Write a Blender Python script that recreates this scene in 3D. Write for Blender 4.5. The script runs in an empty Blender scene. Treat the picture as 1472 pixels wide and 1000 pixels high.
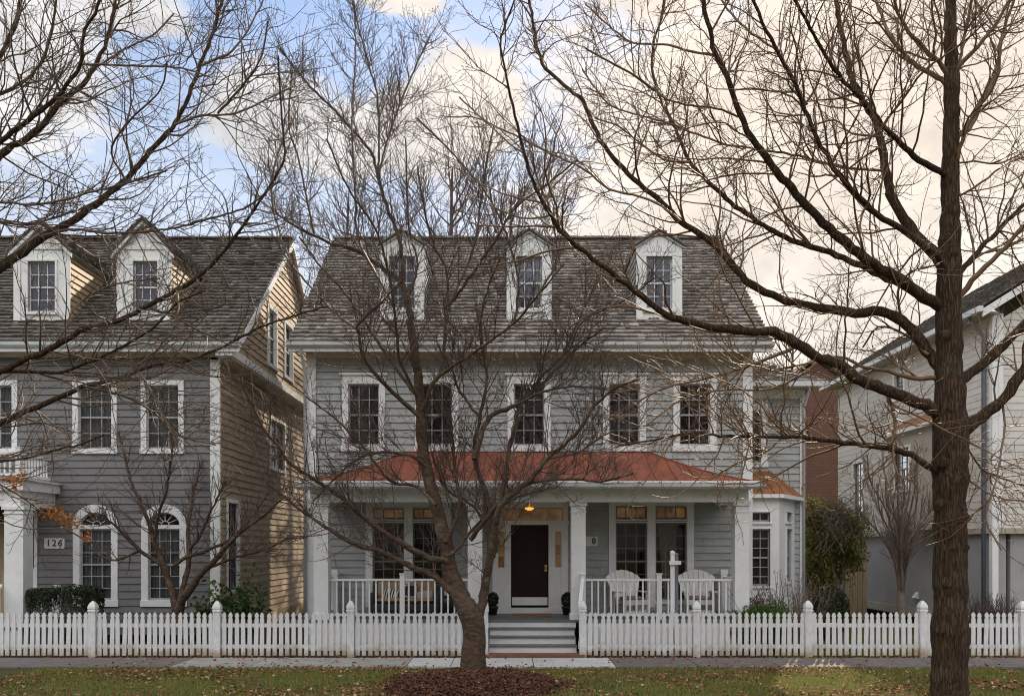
import bpy, math, random
import numpy as np
from mathutils import Vector
SC = bpy.context.scene
COL = SC.collection
RND = random.Random(7)
F = 1200.0; CX = 736.0; HY = 783.0; CZ = 2.42

def W(px, py, D):
    return Vector(((px-CX)*D/F, D, CZ+(HY-py)*D/F))
def WX(px, D): return (px-CX)*D/F
def WZ(py, D): return CZ+(HY-py)*D/F

# ------------------------------------------------------------------ materials
def new_mat(name):
    m = bpy.data.materials.new(name); m.use_nodes = True
    nt = m.node_tree; b = nt.nodes['Principled BSDF']
    return m, nt, b
def nd(nt, t, **kw):
    n = nt.nodes.new(t)
    for k, v in kw.items(): setattr(n, k, v)
    return n
def mat(name, col, rough=.6, var=.12, scale=6.0, bump=0.0, bscale=60.0, metal=0.0, island=0.0, spec=.5, stretch=(1,1,1), col2=None, detail=6.0):
    """base colour broken up by noise (optionally towards col2), per-island tint and a fine bump"""
    m, nt, b = new_mat(name)
    L = nt.links.new
    tc = nd(nt, 'ShaderNodeTexCoord'); mp = nd(nt, 'ShaderNodeMapping'); mp.inputs['Scale'].default_value = stretch
    L(tc.outputs['Object'], mp.inputs['Vector'])
    nz = nd(nt, 'ShaderNodeTexNoise'); nz.inputs['Scale'].default_value = scale; nz.inputs['Detail'].default_value = detail
    nz.inputs['Roughness'].default_value = .65
    L(mp.outputs['Vector'], nz.inputs['Vector'])
    rp = nd(nt, 'ShaderNodeValToRGB')
    c = list(col); d = list(col2) if col2 else [max(0, x*(1-2*var)) for x in c]
    e = c if col2 else [min(1, x*(1+var)) for x in c]
    rp.color_ramp.elements[0].position = .3; rp.color_ramp.elements[0].color = (*d, 1)
    rp.color_ramp.elements[1].position = .7; rp.color_ramp.elements[1].color = (*e, 1)
    L(nz.outputs['Fac'], rp.inputs['Fac'])
    out = rp.outputs['Color']
    if island:
        ge = nd(nt, 'ShaderNodeNewGeometry'); mr = nd(nt, 'ShaderNodeMapRange')
        mr.inputs['To Min'].default_value = 1-island; mr.inputs['To Max'].default_value = 1+island
        L(ge.outputs['Random Per Island'], mr.inputs['Value'])
        mx = nd(nt, 'ShaderNodeVectorMath', operation='SCALE')
        L(out, mx.inputs[0]); L(mr.outputs['Result'], mx.inputs['Scale']); out = mx.outputs['Vector']
    L(out, b.inputs['Base Color'])
    b.inputs['Roughness'].default_value = rough; b.inputs['Metallic'].default_value = metal
    b.inputs['Specular IOR Level'].default_value = spec
    if bump:
        n2 = nd(nt, 'ShaderNodeTexNoise'); n2.inputs['Scale'].default_value = bscale; n2.inputs['Detail'].default_value = 8
        L(mp.outputs['Vector'], n2.inputs['Vector'])
        bp = nd(nt, 'ShaderNodeBump'); bp.inputs['Strength'].default_value = bump; bp.inputs['Distance'].default_value = .02
        L(n2.outputs['Fac'], bp.inputs['Height']); L(bp.outputs['Normal'], b.inputs['Normal'])
    return m
def island_mat(name, cols, rough=.8, spec=.3, trans=0.0):
    """one colour out of a list for each separate leaf / chip / shake"""
    m, nt, b = new_mat(name); L = nt.links.new
    ge = nd(nt, 'ShaderNodeNewGeometry'); rp = nd(nt, 'ShaderNodeValToRGB')
    cr = rp.color_ramp
    while len(cr.elements) < len(cols): cr.elements.new(.5)
    for i, c in enumerate(cols):
        cr.elements[i].position = i/(len(cols)-1); cr.elements[i].color = (*c, 1)
    L(ge.outputs['Random Per Island'], rp.inputs['Fac']); L(rp.outputs['Color'], b.inputs['Base Color'])
    b.inputs['Roughness'].default_value = rough; b.inputs['Specular IOR Level'].default_value = spec
    if trans:
        tr = nd(nt, 'ShaderNodeBsdfTranslucent'); L(rp.outputs['Color'], tr.inputs['Color'])
        mx = nd(nt, 'ShaderNodeMixShader'); mx.inputs['Fac'].default_value = trans
        L(b.outputs[0], mx.inputs[1]); L(tr.outputs[0], mx.inputs[2])
        L(mx.outputs[0], nt.nodes['Material Output'].inputs['Surface'])
    return m
def shake_mat(name, cols):
    m = island_mat(name, cols, .85, .25); nt = m.node_tree; L = nt.links.new; b = nt.nodes['Principled BSDF']
    tc = nd(nt, 'ShaderNodeTexCoord'); mp = nd(nt, 'ShaderNodeMapping'); mp.inputs['Scale'].default_value = (60, 4, 4)
    L(tc.outputs['Object'], mp.inputs['Vector'])
    nz = nd(nt, 'ShaderNodeTexNoise'); nz.inputs['Scale'].default_value = 1.0; nz.inputs['Detail'].default_value = 5
    L(mp.outputs['Vector'], nz.inputs['Vector'])
    src = b.inputs['Base Color'].links[0].from_socket
    n3 = nd(nt, 'ShaderNodeTexNoise'); n3.inputs['Scale'].default_value = .9; n3.inputs['Detail'].default_value = 4
    L(tc.outputs['Object'], n3.inputs['Vector'])
    ad = nd(nt, 'ShaderNodeMath', operation='ADD'); L(nz.outputs['Fac'], ad.inputs[0]); L(n3.outputs['Fac'], ad.inputs[1])
    mr = nd(nt, 'ShaderNodeMapRange'); mr.inputs['From Min'].default_value = .65; mr.inputs['From Max'].default_value = 1.35
    mr.inputs['To Min'].default_value = .62; mr.inputs['To Max'].default_value = 1.3
    L(ad.outputs[0], mr.inputs['Value'])
    mx = nd(nt, 'ShaderNodeVectorMath', operation='SCALE'); L(src, mx.inputs[0]); L(mr.outputs['Result'], mx.inputs['Scale'])
    L(mx.outputs['Vector'], b.inputs['Base Color'])
    bp = nd(nt, 'ShaderNodeBump'); bp.inputs['Strength'].default_value = .5; bp.inputs['Distance'].default_value = .01
    L(nz.outputs['Fac'], bp.inputs['Height']); L(bp.outputs['Normal'], b.inputs['Normal'])
    return m
def bark_mat(name, dark, light, lichen, zs=5.0, xy=22.0, bump=.9, furrow=.5):
    m, nt, b = new_mat(name); L = nt.links.new
    tc = nd(nt, 'ShaderNodeTexCoord'); mp = nd(nt, 'ShaderNodeMapping'); mp.inputs['Scale'].default_value = (xy, xy, zs)
    L(tc.outputs['Object'], mp.inputs['Vector'])
    nz = nd(nt, 'ShaderNodeTexNoise'); nz.inputs['Scale'].default_value = 1.0; nz.inputs['Detail'].default_value = 9; nz.inputs['Roughness'].default_value = .7
    nz.inputs['Distortion'].default_value = .6
    L(mp.outputs['Vector'], nz.inputs['Vector'])
    rp = nd(nt, 'ShaderNodeValToRGB'); rp.color_ramp.elements[0].position = .36; rp.color_ramp.elements[1].position = .66
    rp.color_ramp.elements[0].color = (*dark, 1); rp.color_ramp.elements[1].color = (*light, 1)
    L(nz.outputs['Fac'], rp.inputs['Fac'])
    n2 = nd(nt, 'ShaderNodeTexNoise'); n2.inputs['Scale'].default_value = 3.2; n2.inputs['Detail'].default_value = 6
    L(tc.outputs['Object'], n2.inputs['Vector'])
    r2 = nd(nt, 'ShaderNodeValToRGB'); r2.color_ramp.elements[0].position = .56; r2.color_ramp.elements[1].position = .72
    r2.color_ramp.elements[1].color = (.55, .55, .55, 1)
    L(n2.outputs['Fac'], r2.inputs['Fac'])
    mx = nd(nt, 'ShaderNodeMix', data_type='RGBA'); L(r2.outputs['Color'], mx.inputs[0]); L(rp.outputs['Color'], mx.inputs[6]); mx.inputs[7].default_value = (*lichen, 1)
    L(mx.outputs[2], b.inputs['Base Color']); b.inputs['Roughness'].default_value = .9; b.inputs['Specular IOR Level'].default_value = .25
    vo = nd(nt, 'ShaderNodeTexVoronoi', feature='DISTANCE_TO_EDGE'); vo.inputs['Scale'].default_value = .62
    wob = nd(nt, 'ShaderNodeVectorMath', operation='MULTIPLY_ADD'); wob.inputs[1].default_value = (1.6, 1.6, 1.6); L(nz.outputs['Color'], wob.inputs[0]); L(mp.outputs['Vector'], wob.inputs[2]); L(wob.outputs[0], vo.inputs['Vector'])
    fu = nd(nt, 'ShaderNodeMapRange'); fu.inputs['From Max'].default_value = .16; fu.inputs['To Min'].default_value = 1-furrow; L(vo.outputs['Distance'], fu.inputs['Value'])
    sc_ = nd(nt, 'ShaderNodeVectorMath', operation='SCALE'); L(mx.outputs[2], sc_.inputs[0]); L(fu.outputs[0], sc_.inputs['Scale']); L(sc_.outputs[0], b.inputs['Base Color'])
    hh = nd(nt, 'ShaderNodeMath', operation='MULTIPLY_ADD'); L(fu.outputs[0], hh.inputs[0]); hh.inputs[1].default_value = .8; L(nz.outputs['Fac'], hh.inputs[2])
    bp = nd(nt, 'ShaderNodeBump'); bp.inputs['Strength'].default_value = bump; bp.inputs['Distance'].default_value = .035
    L(hh.outputs[0], bp.inputs['Height']); L(bp.outputs['Normal'], b.inputs['Normal'])
    return m
def brick_mat(name, c1, c2, mortar, sc=1.0, flat=False):
    m, nt, b = new_mat(name); L = nt.links.new
    tc = nd(nt, 'ShaderNodeTexCoord'); mp = nd(nt, 'ShaderNodeMapping')
    if not flat: mp.inputs['Rotation'].default_value = (math.radians(90), 0, 0)
    L(tc.outputs['Object'], mp.inputs['Vector'])
    br = nd(nt, 'ShaderNodeTexBrick'); br.inputs['Scale'].default_value = sc
    br.inputs['Color1'].default_value = (*c1, 1); br.inputs['Color2'].default_value = (*c2, 1); br.inputs['Mortar'].default_value = (*mortar, 1)
    br.inputs['Brick Width'].default_value = .22; br.inputs['Row Height'].default_value = .075; br.inputs['Mortar Size'].default_value = .008
    L(mp.outputs['Vector'], br.inputs['Vector']); L(br.outputs['Color'], b.inputs['Base Color']); b.inputs['Roughness'].default_value = .85
    return m
def glass_mat(name, tint=(.9, .93, .95), fac=.5):
    m, nt, b = new_mat(name); L = nt.links.new
    nt.nodes.remove(b)
    t = nd(nt, 'ShaderNodeBsdfTransparent'); t.inputs['Color'].default_value = (*tint, 1)
    g = nd(nt, 'ShaderNodeBsdfGlossy'); g.inputs['Roughness'].default_value = .03; g.inputs['Color'].default_value = (.62, .62, .64, 1)
    fr = nd(nt, 'ShaderNodeFresnel'); fr.inputs['IOR'].default_value = 1.5
    ad = nd(nt, 'ShaderNodeMath', operation='ADD'); ad.inputs[1].default_value = fac; ad.use_clamp = True
    L(fr.outputs[0], ad.inputs[0])
    tc = nd(nt, 'ShaderNodeTexCoord'); nz = nd(nt, 'ShaderNodeTexNoise'); nz.inputs['Scale'].default_value = 1.7
    L(tc.outputs['Object'], nz.inputs['Vector'])
    bp = nd(nt, 'ShaderNodeBump'); bp.inputs['Strength'].default_value = .08; bp.inputs['Distance'].default_value = .05
    L(nz.outputs['Fac'], bp.inputs['Height']); L(bp.outputs['Normal'], g.inputs['Normal'])
    mx = nd(nt, 'ShaderNodeMixShader'); L(ad.outputs[0], mx.inputs['Fac']); L(t.outputs[0], mx.inputs[1]); L(g.outputs[0], mx.inputs[2])
    L(mx.outputs[0], nt.nodes['Material Output'].inputs['Surface'])
    return m
def lamp_mat(name, col, s):
    m, nt, b = new_mat(name); b.inputs['Base Color'].default_value = (*col, 1)
    b.inputs['Emission Color'].default_value = (*col, 1); b.inputs['Emission Strength'].default_value = s
    return m

M = dict(
    siding = mat('grey_siding', (.355, .372, .375), .55, .10, 2.2, .12, 40, island=.05, stretch=(1, 1, 3)),
    siding_dark = mat('dark_grey_siding', (.165, .162, .166), .55, .10, 2.2, .12, 40, island=.05, stretch=(1, 1, 3)),
    siding_tan = mat('tan_siding', (.41, .305, .205), .6, .10, 2.2, .12, 40, island=.05, stretch=(1, 1, 3)),
    siding_cream = mat('cream_siding', (.64, .61, .57), .6, .08, 2.0, .12, 40, island=.05, stretch=(1, 1, 3)),
    white = mat('white_paint', (.78, .79, .80), .45, .05, 3.0, .06, 50),
    fence_white = mat('fence_paint', (.74, .75, .76), .5, .10, 5.0, .10, 60, stretch=(3, 3, 1)),
    gutter = mat('gutter_paint', (.62, .65, .68), .35, .08, 2.0),
    soffit = mat('soffit_paint', (.62, .55, .48), .6, .08, 2.0),
    shake = shake_mat('cedar_shakes', [(.135, .118, .106), (.27, .245, .225), (.19, .165, .148), (.38, .345, .32), (.16, .143, .13), (.30, .275, .26)]),
    shake_dark = shake_mat('dark_shakes', [(.085, .078, .072), (.16, .145, .135), (.12, .108, .098), (.21, .19, .17), (.10, .09, .085)]),
    deck = mat('roof_deck', (.05, .045, .04), .9),
    copper = mat('red_copper', (.37, .112, .060), .5, .2, 1.6, .12, 8, metal=.25, col2=(.17, .052, .034), stretch=(2.6, .8, .8), detail=9),
    copper_orange = mat('orange_copper', (.52, .20, .07), .42, .2, 2.0, .08, 8, metal=.5, col2=(.28, .10, .035)),  # orange includes the sun's grazing reflection, put into the bay roof's colour
    glass = glass_mat('window_glass', fac=.0),
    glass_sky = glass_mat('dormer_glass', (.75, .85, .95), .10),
    blind = mat('dark_blind', (.10, .066, .060), .6, .2, 5.0),
    blind_sky_tint = mat('sky_tinted_blind', (.27, .37, .51), .6, .35, 2.2),  # sky reflection in the dormer panes, painted into the blind colour
    blind_deep = mat('deep_blind', (.070, .050, .048), .6, .2, 5.0), blind_warm = mat('warm_blind', (.135, .090, .075), .6, .2, 5.0),
    curtain = mat('net_curtain', (.27, .275, .285), .8, .2, 8.0, stretch=(6, 6, .5)),
    curtain_tan = mat('tan_curtain', (.30, .25, .18), .8, .2, 8.0, stretch=(6, 6, .5)),
    interior = mat('dim_interior', (.075, .045, .032), .8, .4, 1.2),
    amber = mat('amber_interior', (.33, .17, .06), .7, .5, 2.6, col2=(.06, .03, .015)),
    sash_grey = mat('grey_sash', (.36, .36, .38), .5, .06),
    sash_white = mat('white_sash', (.62, .63, .65), .5, .06),
    sash_dark = mat('brown_sash', (.20, .165, .155), .5, .06),
    door = mat('dark_red_door', (.022, .005, .006), .4, .2, 2.0, spec=.25),
    brass = mat('brass', (.55, .40, .16), .3, .1, metal=1.0),
    porch_grey = mat('grey_porch_paint', (.15, .155, .16), .55, .15, 4.0),
    mat_coir = mat('coir', (.36, .16, .06), .95, .3, 40.0, .5, 200),
    black = mat('black_glaze', (.012, .012, .015), .35, .1),
    wicker = mat('dark_wicker', (.05, .06, .065), .7, .3, 50.0, .4, 90),
    cushion = mat('tan_cushion', (.34, .23, .15), .9, .1, 12.0, .15, 120),
    cushion_grey = mat('brown_cushion', (.26, .20, .17), .9, .1, 12.0, .15, 120),
    pillow_pink = mat('pale_pillow', (.42, .36, .34), .9, .1, 12.0, .15, 120),
    chair_white = mat('chair_paint', (.74, .73, .70), .5, .06, 6.0),
    ink = mat('black_numeral', (.015, .015, .015), .5, .1),
    plate = mat('number_plate', (.72, .71, .69), .4, .04),
    brick = brick_mat('red_brick', (.115, .044, .030), (.085, .034, .024), (.12, .097, .085)),
    paver = brick_mat('brick_pavers', (.24, .10, .065), (.17, .075, .05), (.12, .10, .08), flat=True),
    stucco = mat('grey_stucco', (.36, .355, .36), .85, .08, .8, .2, 90),
    stucco_trim = mat('beige_trim', (.42, .38, .32), .7, .08, 2.0),
    wood = mat('tan_wood', (.42, .32, .20), .75, .2, 3.0, .2, 30, stretch=(6, 6, .6)),
    grey_post = mat('blue_grey_post', (.17, .19, .24), .6, .15, 4.0),
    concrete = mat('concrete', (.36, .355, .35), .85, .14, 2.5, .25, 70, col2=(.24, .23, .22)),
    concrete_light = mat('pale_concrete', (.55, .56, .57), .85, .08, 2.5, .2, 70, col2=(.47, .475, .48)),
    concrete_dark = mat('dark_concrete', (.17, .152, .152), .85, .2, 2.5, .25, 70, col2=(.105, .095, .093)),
    asphalt = mat('asphalt', (.05, .05, .052), .9, .2, 30, .3, 120),
    soil = mat('soil', (.055, .038, .026), .95, .3, 14, .6, 60),
    oak_bark = bark_mat('oak_bark', (.034, .021, .013), (.150, .092, .058), (.14, .125, .09), 5.0, 44, 1.0),
    cherry_bark = bark_mat('cherry_bark', (.042, .028, .020), (.140, .092, .064), (.23, .22, .165), 16, 7, .8, .12),
    twig = mat('oak_twig', (.140, .090, .054), .58, .2, 9, col2=(.060, .043, .031)),
    twig_backlight_tint = mat('oak_twig_backlight_tint', (.200, .112, .052), .58, .2, 9, col2=(.095, .056, .030)),  # oak twig made lighter and warmer: golden backlight painted into the colour
    twig_cherry = mat('cherry_twig', (.120, .082, .064), .58, .2, 9, col2=(.062, .042, .034)),
    twig_pale = mat('pale_twig', (.20, .15, .125), .8, .2, 9, col2=(.12, .09, .075)),
    twig_far = mat('far_twig', (.10, .075, .062), .85, .2, 9, col2=(.06, .045, .04)),
    oak_leaf = island_mat('oak_leaf', [(.28, .10, .03), (.40, .17, .05), (.20, .07, .025)], .7, .3, .3),
    litter = island_mat('leaf_litter', [(.11, .045, .022), (.24, .105, .05), (.15, .062, .030), (.34, .18, .09), (.12, .052, .026), (.20, .085, .04), (.56, .42, .28)], .8, .2),
    chips = island_mat('mulch_chips', [(.050, .024, .016), (.120, .054, .034), (.072, .034, .023), (.19, .092, .058)], .9, .2),
    grass = island_mat('grass_blade', [(.12, .165, .030), (.21, .245, .048), (.31, .29, .09), (.15, .185, .036), (.42, .34, .16)], .6, .3, .3),
    box_leaf = island_mat('boxwood_leaf', [(.012, .022, .008), (.022, .038, .012), (.035, .055, .018)], .5, .4, .15),
    green_leaf = island_mat('laurel_leaf', [(.03, .065, .015), (.055, .10, .022), (.085, .14, .035)], .45, .4, .25),
    bright_leaf = island_mat('bright_leaf', [(.04, .09, .012), (.07, .14, .02), (.10, .17, .03)], .5, .4, .25),
    olive_leaf = island_mat('olive_leaf', [(.07, .09, .02), (.13, .15, .03), (.20, .19, .04), (.16, .11, .05)], .6, .3, .25),
    red_leaf = island_mat('russet_leaf', [(.10, .03, .018), (.17, .06, .03), (.08, .04, .025)], .7, .3, .2),
    glow = lamp_mat('lamp_glow', (1.0, .36, .06), 1.3),
)
_b = M['amber'].node_tree.nodes['Principled BSDF']; _b.inputs['Emission Strength'].default_value = .30      # lamplight inside
M['amber'].node_tree.links.new(_b.inputs['Base Color'].links[0].from_socket, _b.inputs['Emission Color'])
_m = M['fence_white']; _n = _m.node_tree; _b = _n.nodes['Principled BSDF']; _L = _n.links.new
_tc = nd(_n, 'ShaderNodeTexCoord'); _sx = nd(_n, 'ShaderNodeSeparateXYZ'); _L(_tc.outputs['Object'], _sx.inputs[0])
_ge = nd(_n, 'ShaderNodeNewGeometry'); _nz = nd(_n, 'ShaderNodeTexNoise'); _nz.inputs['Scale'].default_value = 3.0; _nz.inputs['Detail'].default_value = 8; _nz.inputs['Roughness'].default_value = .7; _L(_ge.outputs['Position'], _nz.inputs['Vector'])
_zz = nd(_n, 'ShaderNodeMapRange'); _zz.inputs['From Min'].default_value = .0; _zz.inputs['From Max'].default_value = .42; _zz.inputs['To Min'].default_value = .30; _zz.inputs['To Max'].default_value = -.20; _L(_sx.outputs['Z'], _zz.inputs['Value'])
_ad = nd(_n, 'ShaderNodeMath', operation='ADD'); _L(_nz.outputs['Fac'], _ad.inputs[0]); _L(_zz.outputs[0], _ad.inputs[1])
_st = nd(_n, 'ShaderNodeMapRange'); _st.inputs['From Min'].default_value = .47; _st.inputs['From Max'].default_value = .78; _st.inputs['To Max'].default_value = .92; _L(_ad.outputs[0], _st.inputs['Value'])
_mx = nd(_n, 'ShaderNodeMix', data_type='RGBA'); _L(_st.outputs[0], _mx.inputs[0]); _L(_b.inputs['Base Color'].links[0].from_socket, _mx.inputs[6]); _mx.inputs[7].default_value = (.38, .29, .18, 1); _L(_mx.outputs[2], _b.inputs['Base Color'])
# striped pillow fabrics: black and white bands
def stripe_mat(name, axis, n):
    m, nt, b = new_mat(name); L = nt.links.new
    tc = nd(nt, 'ShaderNodeTexCoord'); wv = nd(nt, 'ShaderNodeTexWave'); wv.bands_direction = axis; wv.inputs['Scale'].default_value = n
    L(tc.outputs['Object'], wv.inputs['Vector'])
    rp = nd(nt, 'ShaderNodeValToRGB'); rp.color_ramp.interpolation = 'CONSTANT'
    rp.color_ramp.elements[0].color = (.02, .02, .03, 1); rp.color_ramp.elements[1].position = .5; rp.color_ramp.elements[1].color = (.6, .58, .55, 1)
    L(wv.outputs['Fac'], rp.inputs['Fac']); L(rp.outputs['Color'], b.inputs['Base Color']); b.inputs['Roughness'].default_value = .9
    return m
M['stripe_v'] = stripe_mat('upright_stripes', 'X', 5.0)
M['stripe_h'] = stripe_mat('level_stripes', 'Z', 5.0)

# ------------------------------------------------------------------ objects
ORG = {}
def tag(o, label=None, cat=None, group=None, kind=None):
    if label: o['label'] = label
    if cat: o['category'] = cat
    if group: o['group'] = group
    if kind: o['kind'] = kind
    return o
def thing(name, loc, label, cat, group=None):
    o = bpy.data.objects.new(name, None); COL.objects.link(o); o.location = loc; o.empty_display_size = .2
    ORG[o] = Vector(loc); return tag(o, label, cat, group)
def link(name, me, parent=None, org=None):
    o = bpy.data.objects.new(name, me); COL.objects.link(o)
    if parent is not None:
        o.parent = parent; ORG[o] = ORG[parent]
    else:
        o.location = org if org is not None else (0, 0, 0); ORG[o] = Vector(o.location)
    return o
def origin_of(parent, org):
    if parent is not None: return ORG[parent]
    return Vector(org) if org is not None else Vector((0, 0, 0))

class MB:
    """collects polygons in world coordinates and links them as one mesh object"""
    def __init__(s): s.v = []; s.f = []; s.m = []; s.mats = []; s.sm = []
    def mi(s, m):
        if m not in s.mats: s.mats.append(m)
        return s.mats.index(m)
    def poly(s, pts, m, smooth=False):
        i = len(s.v); s.v.extend(tuple(p) for p in pts); s.f.append(tuple(range(i, i+len(pts)))); s.m.append(s.mi(m)); s.sm.append(smooth)
    def hexa(s, p, m):
        """eight corners: bottom ring 0-3, top ring 4-7"""
        i = len(s.v); s.v.extend(tuple(q) for q in p); k = s.mi(m)
        for a in ((3, 2, 1, 0), (4, 5, 6, 7), (0, 1, 5, 4), (1, 2, 6, 5), (2, 3, 7, 6), (3, 0, 4, 7)):
            s.f.append(tuple(i+x for x in a)); s.m.append(k); s.sm.append(False)
    def box(s, x0, x1, y0, y1, z0, z1, m):
        s.hexa([(x0, y0, z0), (x1, y0, z0), (x1, y1, z0), (x0, y1, z0), (x0, y0, z1), (x1, y0, z1), (x1, y1, z1), (x0, y1, z1)], m)
    def prism(s, pts, d, m):
        """polygon extruded by vector d"""
        n = len(pts); a = [Vector(p) for p in pts]; b = [p+Vector(d) for p in a]
        i = len(s.v); s.v.extend(tuple(p) for p in a+b); k = s.mi(m)
        s.f.append(tuple(i+j for j in reversed(range(n)))); s.f.append(tuple(i+n+j for j in range(n)))
        for j in range(n): s.f.append((i+j, i+(j+1) % n, i+n+(j+1) % n, i+n+j))
        s.m += [k]*(n+2); s.sm += [False]*(n+2)
    def lathe(s, c, prof, m, n=16, smooth=True, sq=False):
        """profile (r, z) about a vertical axis through c; sq gives a square section"""
        i = len(s.v); k = s.mi(m); c = Vector(c)
        if sq: n = 4
        for r, z in prof:
            for j in range(n):
                a = 2*math.pi*(j+(.5 if sq else 0))/n; rr = r*(1.41421 if sq else 1)
                s.v.append((c.x+rr*math.cos(a), c.y+rr*math.sin(a), c.z+z))
        for q in range(len(prof)-1):
            for j in range(n):
                a = i+q*n+j; b = i+q*n+(j+1) % n
                s.f.append((a, b, b+n, a+n)); s.m.append(k); s.sm.append(smooth and not sq)
        s.f.append(tuple(i+j for j in reversed(range(n)))); s.f.append(tuple(i+(len(prof)-1)*n+j for j in range(n)))
        s.m += [k, k]; s.sm += [False, False]
    def tube(s, pts, r, m, n=8):
        pts = [Vector(p) for p in pts]; i = len(s.v); k = s.mi(m)
        rs = r if isinstance(r, (list, tuple)) else [r]*len(pts)
        for q, p in enumerate(pts):
            t = (pts[min(q+1, len(pts)-1)]-pts[max(q-1, 0)]).normalized()
            u = t.cross(Vector((0, 0, 1)) if abs(t.z) < .9 else Vector((1, 0, 0))).normalized(); w = t.cross(u)
            for j in range(n):
                a = 2*math.pi*j/n; s.v.append(tuple(p+(u*math.cos(a)+w*math.sin(a))*rs[q]))
        for q in range(len(pts)-1):
            for j in range(n):
                a = i+q*n+j; b = i+q*n+(j+1) % n
                s.f.append((a, b, b+n, a+n)); s.m.append(k); s.sm.append(True)
        s.f.append(tuple(i+j for j in range(n))); s.f.append(tuple(i+(len(pts)-1)*n+j for j in range(n))); s.m += [k, k]; s.sm += [False, False]
    def mesh(s, name, o):
        me = bpy.data.meshes.new(name)
        me.from_pydata([(x-o[0], y-o[1], z-o[2]) for x, y, z in s.v], [], s.f)
        for m in s.mats: me.materials.append(m)
        me.polygons.foreach_set('material_index', s.m); me.polygons.foreach_set('use_smooth', s.sm); me.update()
        return me
    def build(s, name, parent=None, org=None, bevel=0):
        o = link(name, s.mesh(name, origin_of(parent, org)), parent, org)
        if bevel:
            b = o.modifiers.new('edge', 'BEVEL'); b.width = bevel; b.segments = 2; b.limit_method = 'ANGLE'
        return o

def np_mesh(name, verts, faces, m, parent=None, org=None, smooth=False):
    """verts (n,3); faces (k,3) or (k,4) int array"""
    o = origin_of(parent, org)
    me = bpy.data.meshes.new(name)
    v = np.asarray(verts, dtype=np.float32)-np.array(o, dtype=np.float32); f = np.asarray(faces, dtype=np.int32)
    me.vertices.add(len(v)); me.vertices.foreach_set('co', v.ravel())
    k = f.shape[1]
    me.loops.add(f.size); me.loops.foreach_set('vertex_index', f.ravel())
    me.polygons.add(len(f)); me.polygons.foreach_set('loop_start', np.arange(len(f), dtype=np.int32)*k)
    me.polygons.foreach_set('use_smooth', np.full(len(f), smooth))
    me.materials.append(m); me.update(calc_edges=True); me.validate()
    return link(name, me, parent, org)

def copy_tree(o, parent=None):
    c = o.copy(); COL.objects.link(c); c.parent = parent
    for ch in list(o.children): copy_tree(ch, c)
    return c

class Frame:
    """a wall plane: u along the wall, v up, n outwards"""
    def __init__(s, O, U, N): s.O = Vector(O); s.U = Vector(U).normalized(); s.N = Vector(N).normalized(); s.Z = Vector((0, 0, 1))
    def p(s, u, v, n=0): return s.O+s.U*u+s.Z*v+s.N*n
    def box(s, mb, u0, u1, v0, v1, n0, n1, m):
        mb.hexa([s.p(u0, v0, n0), s.p(u1, v0, n0), s.p(u1, v0, n1), s.p(u0, v0, n1), s.p(u0, v1, n0), s.p(u1, v1, n0), s.p(u1, v1, n1), s.p(u0, v1, n1)], m)

def siding(mb, fr, v0, v1, span, openings, m, expo=.18, lap=.030):
    """lap siding: tilted boards cut round the openings; span(v) -> (u0, u1)"""
    v = v0; jr = random.Random(int(v0*1000)+len(openings))
    while v < v1-1e-4:
        t = min(v+expo, v1); joints = [jr.uniform(-22, 32) for _ in range(17)]
        cuts = sorted({v, t, *[c for o in openings for c in (o[1], o[3]) if v < c < t]})
        for a, b in zip(cuts, cuts[1:]):
            if b-a < 1e-4: continue
            mid = (a+b)/2
            A = span(a+1e-5); B = span(b-1e-5)
            if A[1]-A[0] < .01 and B[1]-B[0] < .01: continue
            segs = [(0.0, 1.0, None, None)]
            hol = sorted((o[0], o[2]) for o in openings if o[1] < mid < o[3])
            pieces = []; lo = None
            for h0, h1 in hol: pieces.append((lo, h0)); lo = h1
            pieces.append((lo, None)); cut_ = []
            for s0, s1 in pieces:
                lo_ = s0
                for j in sorted(joints):
                    if (s0 is None or j > s0+.15) and (s1 is None or j < s1-.15) and A[0]+.2 < j < A[1]-.2: cut_.append((lo_, j-.002)); lo_ = j+.002
                cut_.append((lo_, s1))
            pieces = cut_
            na = lap-(lap-.002)*(a-v)/expo; nb = lap-(lap-.002)*(b-v)/expo
            for s0, s1 in pieces:
                ua0 = A[0] if s0 is None else max(s0, A[0]); ub0 = B[0] if s0 is None else max(s0, B[0])
                ua1 = A[1] if s1 is None else min(s1, A[1]); ub1 = B[1] if s1 is None else min(s1, B[1])
                if ua1-ua0 < .004 and ub1-ub0 < .004: continue
                mb.poly([fr.p(ua0, a, na), fr.p(ua1, a, na), fr.p(ub1, b, nb), fr.p(ub0, b, nb)], m)
                if a == v: mb.poly([fr.p(ua0, a, 0), fr.p(ua1, a, 0), fr.p(ua1, a, na), fr.p(ua0, a, na)], m)
        v = t

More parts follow.
